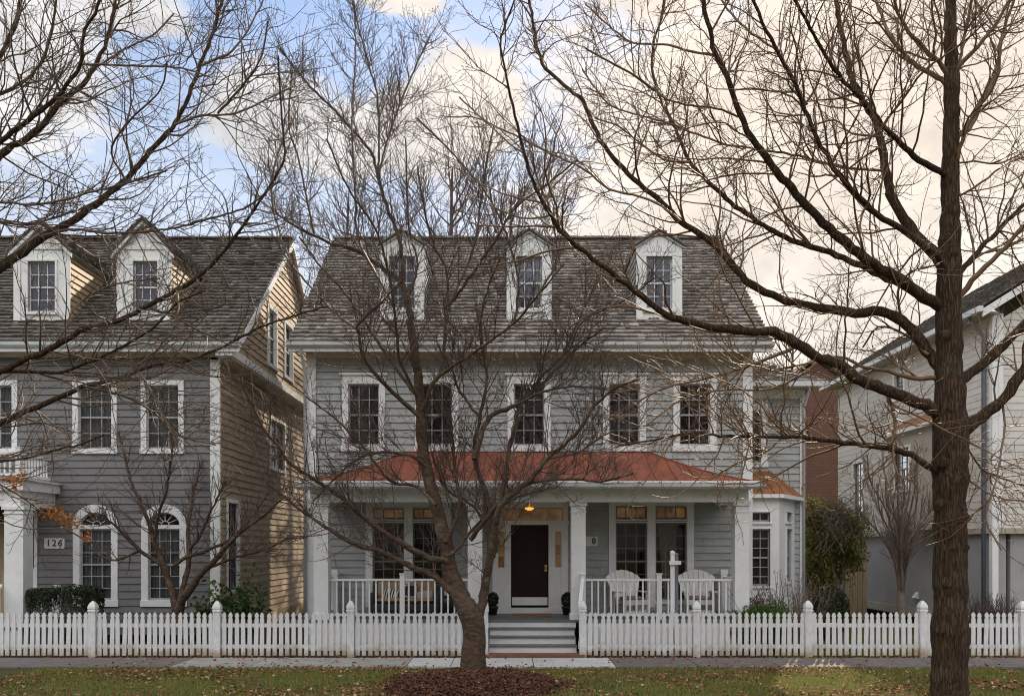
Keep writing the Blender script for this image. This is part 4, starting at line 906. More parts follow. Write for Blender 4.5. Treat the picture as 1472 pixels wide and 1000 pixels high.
# brick house glimpsed between the two
bh = thing('brick_house', (13, 35, 0), 'red brick house end behind the shrubs, between the grey and cream houses', 'house')
mb = MB(); mb.box(10, 15.5, 35, 43, 0, 8.2, M['brick']); mb.prism([(10, 35, 8.2), (15.5, 35, 8.2), (12.75, 35, 10.1)], (0, 8, 0), M['brick']); mb.build('wall', bh)
mb = MB()
for s in (-1, 1): mb.prism([(12.75+s*3.0, 34.8, 8.05), (12.75, 34.8, 10.22), (12.75, 43.2, 10.22), (12.75+s*3.0, 43.2, 8.05)], (0, 0, .12), M['shake_dark'])
mb.build('roof', bh)
gt = thing('wooden_gate', (10.9, 27, 0), 'tan wooden gate and panel in the gap beside the cream house', 'gate')
mb = MB(); x0, x1 = WX(1222, 27), WX(1240, 27)
for i in range(5): a = x0+(x1-x0)*i/5; mb.box(a+.006, a+(x1-x0)/5-.006, 27, 27.04, .1, 1.9, M['wood'])
mb.box(x0, x1, 27.041, 27.08, .4, .5, M['wood']); mb.box(x0, x1, 27.041, 27.08, 1.5, 1.6, M['wood']); mb.build('gate_panel', gt)
for x in (x0-.14, x1+.01): mb = MB(); mb.box(x, x+.12, 26.97, 27.09, 0, 2.2, M['wood']); mb.build('gate_post', gt)
# ------------------------------------------------------------------ picket fences
FD = 17.9; FX = [(-14.3), -11.6, -8.98, -6.31, -3.45, -.58]; GXs = [1.52, 3.95, 6.35, 8.80, 10.95, 13.2]
def fence(xs, label):
    root = thing('picket_fence', ((xs[0]+xs[-1])/2, FD, 0), label, 'fence')
    post = MB(); post.box(-.075, .075, -.075, .075, 0, 1.0, M['fence_white'])
    capm = MB(); capm.lathe((0, 0, 0), [(.086, 1.001), (.086, 1.03), (.070, 1.045), (.085, 1.075), (.080, 1.12), (.060, 1.17), (.03, 1.215), (.004, 1.235)], M['fence_white'], sq=True)
    pm = post.mesh('fence_post', (0, 0, 0)); cm = capm.mesh('post_cap', (0, 0, 0))
    pk = MB(); hp = [(.044, .055), (.044, .835), (.033, .850), (.033, .872), (.045, .895), (.041, .925), (.026, .955), (.003, .978)]
    pts = [(x, 0, z) for x, z in hp]+[(-x, 0, z) for x, z in reversed(hp)]
    pk.prism(pts, (0, .02, 0), M['fence_white']); km = pk.mesh('picket', (0, 0, 0))
    for x in xs:
        if x < -14 or x > 13: continue
        p = link('fence_post', pm, root); p.location = (x-root.location.x, 0, RND.uniform(-.01, .008)); p.rotation_euler = (RND.uniform(-.006, .006), RND.uniform(-.008, .008), 0)
        b = p.modifiers.new('edge', 'BEVEL'); b.width = .006; b.segments = 2
        c = link('post_cap', cm, p); c.location = (0, 0, 0)
    for a, b in zip(xs, xs[1:]):
        if b < -12.5 or a > 12: continue
        r = MB(); 
        for z in (.70, .25): r.box(a+.076, b-.076, FD-.005, FD+.035, z-.04, z+.04, M['fence_white'])
        pan = r.build('fence_panel', root)
        n = round((b-a-.15)/.133); g = (b-a-.15)/n
        for i in range(n):
            k = link('picket', km, pan); k.location = (a+.075+g*(i+.5)-root.location.x, -.026, RND.uniform(-.006, .006)); k.rotation_euler = (RND.uniform(-.012, .004), RND.gauss(0, .011), 0); k.location.z += RND.gauss(0, .004); k.location.x += RND.gauss(0, .003)
    return root
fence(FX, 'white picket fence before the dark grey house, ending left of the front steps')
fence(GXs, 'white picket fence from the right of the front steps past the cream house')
mb = MB(); mb.poly([(-16, 17.73, .018), (-.66, 17.73, .018), (-.66, 18.02, .018), (-16, 18.02, .018)], M['soil']); mb.poly([(1.60, 17.73, .018), (6, 17.73, .018), (6, 18.02, .018), (1.60, 18.02, .018)], M['soil'])
tag(mb.build('fence_soil_strip'), kind='structure')

# ------------------------------------------------------------------ number plaques
def text_mesh(body, size, m, loc, parent):
    c = bpy.data.curves.new('numeral', 'FONT'); c.body = body; c.size = size; c.extrude = .004; c.align_x = 'CENTER'; c.align_y = 'CENTER'; c.offset = .003; c.space_character = 1.3
    o = bpy.data.objects.new('tmp', c); COL.objects.link(o); dg = bpy.context.evaluated_depsgraph_get(); me = bpy.data.meshes.new_from_object(o.evaluated_get(dg)); bpy.data.objects.remove(o)
    me.materials.clear(); me.materials.append(m); n = link('numeral', me, parent); n.location = Vector(loc)-ORG[parent]; n.rotation_euler = (math.radians(90), 0, 0); return n
def plaque(x0, y0, x1, y1, D, label, body, tx):
    u0, u1, v0, v1 = WX(x0, D), WX(x1, D), WZ(y1, D), WZ(y0, D); r = thing('number_plaque', ((u0+u1)/2, D-.03, v0), label, 'house number'); y = D-.03
    k = .035; b = MB(); pts = []
    for cx, cz, a0 in ((u1-k, v0+k, -90), (u1-k, v1-k, 0), (u0+k, v1-k, 90), (u0+k, v0+k, 180)):
        for q in range(5): a = math.radians(a0+q*22.5); pts.append((cx+k*math.cos(a), y, cz+k*math.sin(a)))
    b.prism(pts, (0, .022, 0), M['plate']); b.build('plate', r)
    text_mesh(body, (v1-v0)*.86, M['ink'], (WX(tx, D), y-.003, (v0+v1)/2), r)
plaque(64.5, 773, 93.5, 788, DL-.002, 'white plaque with black number 126 beside the arched window', '126', 79)
plaque(838, 770.5, 859, 784.5, D0-.002, 'white plaque with a black 8, partly behind the porch column', '8', 853.5)

# ------------------------------------------------------------------ things on the porch
def adirondack(name, label):
    r = thing(name, (0, 0, 0), label, 'chair', 'white fan-back porch chairs'); m = M['chair_white']
    s = MB()
    for i in range(5): a = .02+i*.10; s.hexa([(-.27, -.25+a, .38-.02*i), (.27, -.25+a, .38-.02*i), (.27, -.16+a, .362-.02*i), (-.27, -.16+a, .362-.02*i), (-.27, -.25+a, .40-.02*i), (.27, -.25+a, .40-.02*i), (.27, -.16+a, .382-.02*i), (-.27, -.16+a, .382-.02*i)], m)
    s.box(-.28, .28, -.27, -.24, .28, .39, m); s.build('seat', r)
    b = MB(); n = 7
    for i in range(n):
        t = (i-(n-1)/2)/((n-1)/2); xb = t*.22; xt = t*.40; top = 1.10-.13*t*t; w0, w1 = .033, .062
        def at(z, x): return (x, .22+(z-.3)*.38, z)
        b.prism([at(.30, xb-w0), at(.30, xb+w0), at(1.10-.14*(t+.15)**2-.012, xt+w1), at(top, xt), at(1.10-.14*(t-.15)**2-.012, xt-w1)], (0, .022, 0), m)
    b.box(-.30, .30, .345, .375, .58, .64, m); b.build('backrest', r)
    for sx in (-1, 1):
        a = MB(); a.prism([(sx*.27, -.32, .57), (sx*.40, -.32, .57), (sx*.41, .0, .57), (sx*.36, .42, .57), (sx*.29, .42, .57)], (0, 0, .025), m); a.build('arm', r)
        l = MB(); l.box(sx*.30-.02, sx*.30+.02, -.27, -.17, 0, .568, m); l.build('leg', r)
        l = MB(); l.hexa([(sx*.285-.012, .34, 0), (sx*.285+.012, .34, 0), (sx*.285+.012, .46, 0), (sx*.285-.012, .46, 0), (sx*.285-.012, .30, .567), (sx*.285+.012, .30, .567), (sx*.285+.012, .36, .567), (sx*.285-.012, .36, .567)], m); l.build('leg', r)
    l = MB(); l.box(-.27, .27, -.225, -.20, .06, .15, m); l.build('front_stretcher', r)
    return r
c = adirondack('adirondack_chair', 'white fan-back porch chair turned to the side, left of the other')
cu = MB(); cu.lathe((0, 0, 0), [(.001, .0)], M['cushion_grey']) if False else None
def cushion(name, loc, sx, sy, sz, m, label, rot=(0, 0, 0), cat='cushion', group=None, parent=None):
    """a soft box with rounded, sagging faces"""
    n = 10; vs = []; fs = []
    for side in (1, -1):
        for i in range(n+1):
            for j in range(n+1):
                u = -1+2*i/n; v = -1+2*j/n; e = (1-abs(u)**4)*(1-abs(v)**4)
                vs.append((u*sx*(1-.06*(1-abs(v))*0-.05*abs(v)**6), v*sy*(1-.05*abs(u)**6), side*sz*e**.45))
    k = (n+1)**2
    for s in range(2):
        for i in range(n):
            for j in range(n):
                a = s*k+i*(n+1)+j; f = (a, a+1, a+n+2, a+n+1); fs.append(f if s == 1 else f[::-1])
    me = bpy.data.meshes.new(name); me.from_pydata(vs, [], fs); me.materials.append(m); me.polygons.foreach_set('use_smooth', [True]*len(fs)); me.update()
    o = link(name, me, parent, None if parent else loc)
    if parent: o.location = Vector(loc)-ORG[parent]
    o.rotation_euler = rot
    if not parent: tag(o, label, cat, group)
    return o
c.location = (WX(908, 20.0), 20.0, PF); c.rotation_euler = (0, 0, math.radians(20))
c2 = copy_tree(c); c2['label'] = 'white fan-back porch chair facing the street, beside the right-hand column'; c2.location = (WX(1005, 20.1), 20.1, PF); c2.rotation_euler = (0, 0, math.radians(-3))
for o, z, lb in ((c, 20, 'brown seat cushion on the porch chair turned to the side'), (c2, -3, 'brown seat cushion on the porch chair facing the street')):
    cushion('seat_cushion', o.location+Vector((0, -.02, .43)), .25, .24, .055, M['cushion_grey'], lb, (0, 0, math.radians(z)), group='brown chair cushions')
# settee under the left pair of windows
SD = 20.25; sx0, sx1 = WX(534, SD), WX(632, SD); sc_ = (sx0+sx1)/2
se = thing('wicker_settee', (sc_, SD, PF), 'dark wicker settee with tan cushions under the left porch windows', 'settee')
b = MB(); b.box(sx0, sx1, SD-.30, SD+.34, PF+.12, PF+.30, M['wicker']); b.build('seat_base', se, bevel=.02)
b = MB(); b.box(sx0, sx1, SD+.26, SD+.34, PF+.302, PF+.72, M['wicker']); b.build('backrest', se, bevel=.02)
for x in (sx0, sx1-.10): b = MB(); b.box(x, x+.10, SD-.32, SD+.255, PF+.302, PF+.56, M['wicker']); b.build('arm', se, bevel=.02)
for x in (sx0+.02, sx1-.08):
    for y in (SD-.28, SD+.26): b = MB(); b.box(x, x+.06, y, y+.06, PF, PF+.119, M['wicker']); b.build('leg', se)
h = (sx1-sx0-.22)/4
for k, x in enumerate((sc_-h, sc_+h)):
    cushion('settee_cushion', (x, SD-.03, PF+.37), h-.01, .27, .07, M['cushion'], ('tan seat cushion on the %s half of the wicker settee' % ('left', 'right')[k]), group='tan settee cushions')
    cushion('back_cushion', (x, SD+.18, PF+.60), h-.01, .21, .075, M['cushion'], ('tan back cushion on the %s half of the wicker settee' % ('left', 'right')[k]), (math.radians(80), 0, 0), group='tan settee cushions')
cushion('throw_pillow', W(562, 855, SD-.05), .20, .15, .06, M['stripe_v'], 'black and white pillow with slanting stripes, left on the settee', (math.radians(72), math.radians(8), math.radians(-8)), 'pillow', 'throw pillows on the settee')
cushion('throw_pillow', W(590, 849, SD-.05), .165, .17, .06, M['stripe_h'], 'black and white pillow with level stripes, middle of the settee', (math.radians(75), 0, 0), 'pillow', 'throw pillows on the settee')
cushion('throw_pillow', W(611, 856, SD-.06), .19, .13, .06, M['pillow_pink'], 'plain pale pillow on the right of the settee', (math.radians(70), math.radians(-6), math.radians(8)), 'pillow', 'throw pillows on the settee')
b = MB(); bc = (WX(646, 19.9), 19.9, PF); b.lathe(bc, [(.10, 0), (.15, .06), (.20, .20), (.205, .32), (.17, .44), (.11, .50), (.001, .51)], M['black'], 20)
tag(b.build('garden_stool', org=bc), 'black rounded garden stool between settee and front steps', 'stool')
b = MB(); mw = (WX(737, 20.55), 20.2, PF+.002, WX(793, 20.55), 20.62); b.box(mw[0], mw[3], 20.10, 20.55, PF+.002, PF+.022, M['mat_coir'])
tag(b.build('doormat', org=((mw[0]+mw[3])/2, 20.4, PF)), 'orange-brown coir doormat before the dark red front door', 'doormat')
# ceiling lamp
lp = W(761, 729, 20.05); ltz = BZ1-.12
lt = thing('porch_light', (lp.x, lp.y, ltz), 'glowing amber ceiling light over the front door', 'light')
b = MB(); b.lathe((lp.x, lp.y, ltz-.04), [(.06, .04), (.06, .02), (.015, .015), (.015, -.22)], M['brass'], 14); b.build('ceiling_mount', lt)
b = MB(); b.lathe((lp.x, lp.y, ltz-.19), [(.001, -.12), (.05, -.115), (.09, -.095), (.11, -.07), (.115, -.058), (.02, -.045)], M['glow'], 18); b.build('lamp_shade', lt)

# posts behind the fence: a white post with a short arm, a grey one beside it
p = thing('white_post', (WX(966.5, 18.2), 18.2, 0), 'white wooden post with a short cross arm behind the picket fence', 'post')
x, y = p.location.x, 18.2; b = MB(); b.box(x-.042, x+.042, y-.042, y+.042, 0, WZ(794, 18.2)-.03, M['white']); b.lathe((x, y, WZ(794, 18.2)), [(.048, -.03), (.048, .0), (.038, .03), (.002, .05)], M['white'], sq=True); b.build('post', p)
b = MB(); b.box(x-.08, x+.17, y-.10, y-.052, WZ(811, 18.2), WZ(805.5, 18.2), M['white']); b.build('cross_arm', p)
p = MB(); x, y = WX(971.5, 18.32), 18.32; p.box(x-.045, x+.045, y-.045, y+.045, 0, WZ(797, 18.3), M['grey_post']); p.lathe((x, y, WZ(797, 18.3)), [(.055, .0), (.055, .02), (.002, .05)], M['grey_post'], sq=True)
tag(p.build('gray_post', org=(x, y, 0)), 'dark blue-grey post standing right behind the white cross-armed post', 'post')

# ------------------------------------------------------------------ plants
def rand_quads(rg, C, size, aspect=.5, up=.3, fold=.25):
    """leaf-like folded quads at the points C (n,3)"""
    n = len(C); a = rg.normal(size=(n, 3)); a /= np.linalg.norm(a, axis=1, keepdims=True)
    b = rg.normal(size=(n, 3)); b[:, 2] += up; b -= (b*a).sum(1, keepdims=True)*a; b /= np.linalg.norm(b, axis=1, keepdims=True)
    c = np.cross(a, b); s = size*(.6+.8*rg.random((n, 1)))
    v = np.stack([C-a*s*.5, C+b*s*aspect*.5+c*s*fold*.3, C+a*s*.5, C-b*s*aspect*.5+c*s*fold*.3], 1).reshape(-1, 3)
    f = np.arange(4*n).reshape(n, 4); return v, f
def leaf_ball(rg, c, r, n, shell=.45, lump=.22, flat_bottom=None, box=0.0):
    d = rg.normal(size=(n, 3)); d /= np.linalg.norm(d, axis=1, keepdims=True)
    if box: d = np.sign(d)*np.abs(d)**(1-box); d /= np.max(np.abs(d), axis=1, keepdims=True)**box*np.linalg.norm(d, axis=1, keepdims=True)**(1-box)
    q = 1-shell*rg.random((n, 1))**1.6
    w_ = 1+lump*(np.sin(d[:, :1]*5.1+c[0])*np.sin(d[:, 1:2]*4.3+1)+.7*np.sin(d[:, 2:]*6.1+d[:, :1]*3.7+c[1]))
    p = np.array(c)+d*q*w_*np.array(r)
    p = p[p[:, 2] > (.03 if flat_bottom is None else flat_bottom)]
    return p
NR = np.random.default_rng(11)
def tubes(P_, R_, n=3):
    """many tubes of equal point count at once: P_ (N,k,3), R_ (N,k)"""
    N, k, _ = P_.shape
    T = np.empty_like(P_); T[:, 1:-1] = P_[:, 2:]-P_[:, :-2]; T[:, 0] = P_[:, 1]-P_[:, 0]; T[:, -1] = P_[:, -1]-P_[:, -2]
    T /= np.linalg.norm(T, axis=2, keepdims=True)+1e-9
    m = T.mean(1); ax = np.zeros((N, 3)); ax[np.arange(N), np.argmin(np.abs(m), axis=1)] = 1
    U = np.cross(T, ax[:, None, :]); U /= np.linalg.norm(U, axis=2, keepdims=True)+1e-9; V = np.cross(T, U)
    an = np.arange(n)*2*np.pi/n
    v = P_[:, :, None, :]+(U[:, :, None, :]*np.cos(an)[None, None, :, None]+V[:, :, None, :]*np.sin(an)[None, None, :, None])*R_[:, :, None, None]
    idx = np.arange(N*k*n).reshape(N, k, n); nx = np.roll(idx, -1, axis=2)
    f = np.stack([idx[:, :-1], nx[:, :-1], nx[:, 1:], idx[:, 1:]], -1).reshape(-1, 4)
    return v.reshape(-1, 3), f
class Acc:
    def __init__(s): s.v = []; s.f = []; s.n = 0
    def add(s, v, f): s.v.append(v); s.f.append(f+s.n); s.n += len(v)
    def build(s, name, m, parent, smooth=True): return np_mesh(name, np.concatenate(s.v), np.concatenate(s.f), m, parent, smooth=smooth)
def resample(pts, rad, step):
    """Catmull-Rom through the points, roughly one sample per step"""
    p = np.array(pts, float); r = np.array(rad, float)
    if len(p) < 3: q = np.vstack([p[0], (p[0]+p[-1])/2, p[-1]]); r = np.array([r[0], (r[0]+r[-1])/2, r[-1]]); p = q
    e = np.vstack([2*p[0]-p[1], p, 2*p[-1]-p[-2]]); out = []; ro = []
    for i in range(len(p)-1):
        a, b, c, d = e[i:i+4]; n = max(1, int(np.linalg.norm(c-b)/step))
        for t in np.arange(n)/n:
            out.append(.5*((2*b)+(-a+c)*t+(2*a-5*b+4*c-d)*t*t+(-a+3*b-3*c+d)*t**3)); ro.append(r[i]*(1-t)+r[i+1]*t)
    out.append(p[-1]); ro.append(r[-1]); return np.array(out), np.array(ro)
def unit(v): return v/(np.linalg.norm(v, axis=-1, keepdims=True)+1e-9)
def sprout(rg, parents, dens, lenf, ang, wig, up, rfac, rtip, k, start=.12, side=0.0, rmin=0.0):
    """children along the parents; parents = list of (pts, rad). Returns arrays P (N,k,3), R (N,k)"""
    O = []; Dr = []; Ln = []; R0 = []
    for p, r in parents:
        seg = np.linalg.norm(np.diff(p, axis=0), axis=1); cum = np.concatenate([[0], np.cumsum(seg)]); L_ = cum[-1]
        n = rg.poisson(L_*dens)
        if n == 0: continue
        s = (start+(1-start)*rg.random(n))*L_; s = s[(rg.random(n) < np.clip(.022/np.interp(s, cum, r), .12, 1))]; n = len(s)
        if n == 0: continue
        i = np.clip(np.searchsorted(cum, s)-1, 0, len(seg)-1); t = (s-cum[i])/(seg[i]+1e-9)
        o = p[i]*(1-t[:, None])+p[i+1]*t[:, None]; rr = r[i]*(1-t)+r[i+1]*t; tg = unit(p[i+1]-p[i])
        pr_ = rg.normal(size=(n, 3)); pr_[:, 2] += up; pr_ -= (pr_*tg).sum(1, keepdims=True)*tg; pr_ = unit(pr_)
        a = np.radians(rg.normal(ang, 13, n))[:, None]; d = tg*np.cos(a)+pr_*np.sin(a)
        O.append(o); Dr.append(d); Ln.append(lenf*(.35+1.0*rg.random(n))*(1-.55*s/L_)*np.clip((rr/.02)**.3, .55, 1.25)); R0.append(np.clip(rr*rfac, rtip, None))
    if not O: return np.zeros((0, k, 3)), np.zeros((0, k))
    O = np.concatenate(O); Dr = np.concatenate(Dr); Ln = np.concatenate(Ln); R0 = np.concatenate(R0); N = len(O)
    R0 = np.minimum(np.minimum(R0, Ln*.010+rtip), (.013 if k > 10 else .0085)+rtip)
    P_ = np.empty((N, k, 3)); P_[:, 0] = O; d = Dr; st = (Ln/(k-1))[:, None]
    for j in range(1, k):
        P_[:, j] = P_[:, j-1]+d*st; d = unit(d+rg.normal(size=(N, 3))*wig+np.array([0, 0, up*.12]))
    tt = np.linspace(0, 1, k)[None]; R_ = R0[:, None]*(1-tt)+rtip*tt
    return P_, R_
def as_list(P_, R_): return [(P_[i], R_[i]) for i in range(len(P_))]

def limb(px, w0, w1, d0, d1):
    """a limb seen along px points: given its own run in depth from d0 to d1 and real radii from its width"""
    n = len(px); acc = [0]
    for a, b in zip(px, px[1:]): acc.append(acc[-1]+math.hypot(b[0]-a[0], b[1]-a[1]))
    pts = []; rad = []
    for (x, y), s in zip(px, acc):
        t = s/max(acc[-1], 1); D = d0+(d1-d0)*t; pts.append(W(x, y, D)); rad.append((w1+(w0-w1)*(1-t)**1.4)*.5*D/F)
    return pts, rad
def tree(name, base, label, limbs, trunk, levels, bark, twig, seed, buds=0, step=.12, knob=.10, group=None, extra=None, thick=.03, sides=9, shag=None, top=False, knots=()):
    rg = np.random.default_rng(seed)
    root = thing(name, base, label, 'tree', group)
    big = []; ta = Acc(); ca = Acc()
    for pts, rad in trunk+limbs:
        p, r = resample(pts, rad, step)
        j = rg.normal(size=p.shape)*np.minimum(r, .03)[:, None]*.28; j[0] = 0; p = p+j
        i_ = len(big); r = r*(1+(knob if i_ >= len(trunk) else .03)*rg.normal(size=len(r))*.5); ph = rg.random()*6; q_ = np.arange(len(r))*step; r = r*(1+(.045*np.sin(q_*4.1+ph)*np.sin(q_*1.7+2*ph)+.03*np.sin(q_*9+ph) if i_ < len(trunk) else 0)); big.append((p, np.maximum(r, .002)))
    nt_ = len(trunk)
    for i, (p, r) in enumerate(big):
        m = sides if r.max() > .03 else 6
        v, f = tubes(p[None], r[None], 14 if i < nt_ and r.max() > .1 else m)
        if i < nt_ or r.max() > thick: ta.add(v, f)
        else: ca.add(v, f)
    for q, r_, e in knots:                                     # healed branch scars
        q = np.array(q); u_, v_ = np.meshgrid(np.linspace(0, 2*np.pi, 13)[:-1], np.linspace(-1.4, 1.4, 7)); cv = np.cos(v_)
        P0 = np.stack([q[0]+r_*e*np.cos(u_)*cv, q[1]+r_*.22*np.sin(u_)*cv, q[2]+r_*np.sin(v_)], -1).reshape(-1, 3); ix = np.arange(84).reshape(7, 12); nx_ = np.roll(ix, -1, 1)
        ta.add(P0, np.stack([ix[:-1], nx_[:-1], nx_[1:], ix[1:]], -1).reshape(-1, 4))
    ta.build('trunk', bark, root)
    par = [(p, r) for i, (p, r) in enumerate(big) if i >= nt_]+([(p[len(p)//3:], r[len(r)//3:]) for p, r in big[:nt_]] if top else []) + ([shag] if shag else [])
    src = par
    tips = []
    for lv in levels:
        P_, R_ = sprout(rg, src, **lv)
        if len(P_):
            v, f = tubes(P_, R_, 4 if R_.max() > .012 else 3); ca.add(v, f); tips.append(P_)
        src = as_list(P_, R_)
        if lv.get('k', 6) >= 7: pass
    if extra: ca.add(*extra)
    if buds and tips:
        T = tips[-1]; pick = T[rg.integers(0, len(T), buds), rg.integers(2, T.shape[1], buds)]+rg.normal(size=(buds, 3))*.004
        s = .007+.006*rg.random((buds, 1)); off = np.array([[1, 0, 0], [0, 1, 0], [-1, 0, 0], [0, -1, 0], [0, 0, 1.5], [0, 0, -1]])
        v = (pick[:, None]+off[None]*s[:, None]).reshape(-1, 3); b0 = (np.arange(buds)*6)[:, None, None]
        f = np.array([[0, 1, 4, 4], [1, 2, 4, 4], [2, 3, 4, 4], [3, 0, 4, 4], [1, 0, 5, 5], [2, 1, 5, 5], [3, 2, 5, 5], [0, 3, 5, 5]])
        # degenerate quads are not allowed: use the two square cross-sections instead
        f = np.array([[0, 4, 2, 5], [1, 4, 3, 5], [0, 1, 2, 3]]); ca.add(v, (b0+f[None]).reshape(-1, 4))
    ca.build('crown', twig, root)
    return root
LV_OAK = [dict(dens=7.6, lenf=2.0, ang=48, wig=.15, up=.22, rfac=.55, rtip=.0036, k=12), dict(dens=5.2, lenf=.80, ang=48, wig=.19, up=.2, rfac=.62, rtip=.0028, k=7),
          dict(dens=6.0, lenf=.27, ang=50, wig=.20, up=.2, rfac=.7, rtip=.0022, k=4)]

# the big oak on the right -----------------------------------------------------------------
OD = 12.0; THIN = .80
RG = np.random.default_rng(5)
def spread(px, w0, w1, k):
    n = sum(math.hypot(b[0]-a[0], b[1]-a[1]) for a, b in zip(px, px[1:])); return limb(px, w0*THIN, max(w1*THIN, 2.4), OD, OD+k*n*OD/F)
oak_limbs = [spread(*a) for a in [
 ([(1362,395),(1346,368),(1315,336),(1281,278),(1262,182),(1248,158),(1224,110),(1207,38),(1200,-10),(1190,-60)],22,7,.25),
 ([(1366,410),(1349,369),(1305,336),(1253,302),(1209,254),(1181,211),(1161,168),(1142,120),(1114,67),(1086,10),(1075,-30)],13,5,-.3),
 ([(1360,445),(1330,427),(1286,398),(1248,374),(1200,336),(1152,288),(1118,247),(1080,198),(1063,163),(1046,112),(1029,78),(1019,41),(1008,-10)],22,8,-.2),
 ([(1352,440),(1320,422),(1248,386),(1186,360),(1128,341),(1080,312),(1029,272),(991,231),(971,184),(951,146),(940,112),(937,95),(940,58),(951,27),(957,-10)],14,4,.4),
 ([(1362,545),(1338,512),(1320,485),(1296,461),(1266,447),(1230,450),(1185,444),(1140,435),(1083,411),(1058,388),(1032,356),(1012,340),(978,318),(944,285),(903,251),(869,211),(849,173),(838,146),(811,122),(784,98),(771,65),(764,20),(760,-10)],21,5,.15),
 ([(1362,605),(1338,587),(1299,572),(1266,557),(1230,543),(1206,524),(1179,515),(1158,503),(1140,490),(1112,477),(1080,477),(1032,470),(984,461),(952,448),(910,416),(862,378),(824,349),(798,318),(771,272),(754,221),(737,153),(723,85),(720,54),(740,0)],24,3,-.25),
 ([(978,318),(944,292),(910,280),(876,272),(842,245),(815,231),(791,221),(740,194),(700,175),(660,140)],5,2,.3),
 ([(1362,690),(1347,678),(1332,668),(1308,653),(1275,644),(1230,638),(1185,632),(1140,628),(1048,627),(997,622),(940,632),(890,640)],13,3,-.35),
 ([(1360,545),(1338,543),(1308,543),(1275,533),(1242,527),(1206,512),(1170,520),(1120,530)],10,3,.3),
 ([(1368,640),(1380,622),(1410,599),(1440,575),(1458,551),(1472,530),(1500,480),(1540,400)],26,14,-.1),
 ([(1366,560),(1380,547),(1410,524),(1440,497),(1464,474),(1500,440),(1540,410)],21,14,.25),
 ([(1374,400),(1387,384),(1425,341),(1472,293),(1510,250)],11,6,.3),
 ([(1372,440),(1390,412),(1416,384),(1445,355),(1472,325),(1510,290)],11,6,-.3),
 ([(1370,225),(1377,197),(1397,178),(1411,144),(1425,120),(1435,86),(1445,38),(1459,-5)],11,5,.2),
 ([(1370,250),(1380,212),(1400,165),(1430,120),(1437,80)],8,5,-.3),
 ([(1370,120),(1377,96),(1406,67),(1435,29),(1454,-5)],9,5,-.3),
 ([(1366,130),(1356,115),(1320,96),(1286,62),(1270,29),(1258,-5)],10,5,.3),
 ([(1364,110),(1356,96),(1320,62),(1296,29),(1284,-5)],9,5,-.3),
 ([(1366,260),(1353,246),(1320,230),(1281,192),(1248,154),(1200,100),(1165,40),(1140,-5)],12,5,-.45),
 ([(1369,130),(1377,96),(1387,53),(1397,-5)],7,5,.1),
 ([(1262,190),(1300,140),(1330,100),(1377,67),(1420,30)],5,2,-.6),
 ([(1372,235),(1400,232),(1435,235),(1472,218)],4,3,.2),([(1370,285),(1400,270),(1440,240),(1472,226)],5,3,-.3),
 ([(1272,197),(1224,192),(1200,173),(1160,182)],4,2,.5),
 ([(1268,245),(1210,240),(1138,222),(1080,213),(1046,208),(995,190),(961,177),(910,163),(876,150),(852,122),(837,99)],6,3,.35),
 ([(1027,80),(995,75),(961,65),(910,61),(876,37),(842,7)],5,3,.3),([(942,130),(906,105),(869,85),(838,68)],5,2.5,-.4),
 ([(992,233),(961,231),(930,214),(893,184),(855,170)],5,2.5,.5),([(1061,168),(1029,156),(978,149),(944,136)],4,2.5,-.5),
 ([(1160,150),(1120,78),(1080,48),(1046,14),(1035,-5)],5,4,.4),
 ([(1393,690),(1418,707),(1446,718),(1480,720)],4,3,-.4),([(1390,640),(1410,672),(1432,684),(1480,700)],4,3,.4),
 ([(1335,510),(1300,480),(1262,470),(1240,500)],6,3,.6),([(1440,575),(1444,610),(1434,680),(1418,745),(1440,790)],4,2,-.4),
 ([(1275,560),(1285,600),(1283,640),(1290,680),(1310,690)],8,3,-.6),([(1296,461),(1290,420),(1310,390),(1350,380)],5,2,-.6),
 ([(1180,515),(1150,540),(1100,560),(1040,560),(980,575),(930,610)],6,2,-.5),([(1140,500),(1090,520),(1030,540),(950,560),(900,590)],7,2,.4),
 ([(1128,625),(1100,650),(1060,665),(1020,690)],4,2,-.5),([(940,450),(900,440),(860,445),(820,470)],4,2,.4)]]
oak_trunk = [limb([(1366,1040),(1365,1020),(1365,1000),(1365,940),(1366,860),(1366,780),(1366,700),(1367,640),(1366,600),(1365,560),(1364,500),(1364,417),(1366,336),(1367,240),(1368,120),(1366,0),(1364,-80),(1362,-160)],62,6,OD,OD)]
wd = [64,56,50,48,46,45,45,48,46,40,36,33,27,24,20,14,10,7]; oak_trunk[0] = (oak_trunk[0][0], [w_*.5*OD/F for w_ in wd])
tree('oak_tree', (WX(1365, OD), OD, 0), 'tall bare oak with thick furrowed trunk on the verge at right', oak_limbs, oak_trunk, LV_OAK, M['oak_bark'], M['twig_backlight_tint'], 21, step=.10, thick=.045,
     knots=[(W(px, py, OD-.205), r_, e) for px, py, r_, e in ((1374, 652, .10, 1.1), (1356, 664, .07, 1.6), (1382, 744, .09, 1.5), (1352, 722, .06, 1.3), (1380, 786, .08, 1.8), (1370, 836, .09, 2.0), (1352, 905, .06, 1.4), (1372, 585, .09, 1.2), (1360, 480, .07, 1.2), (1371, 360, .05, 1.3))])

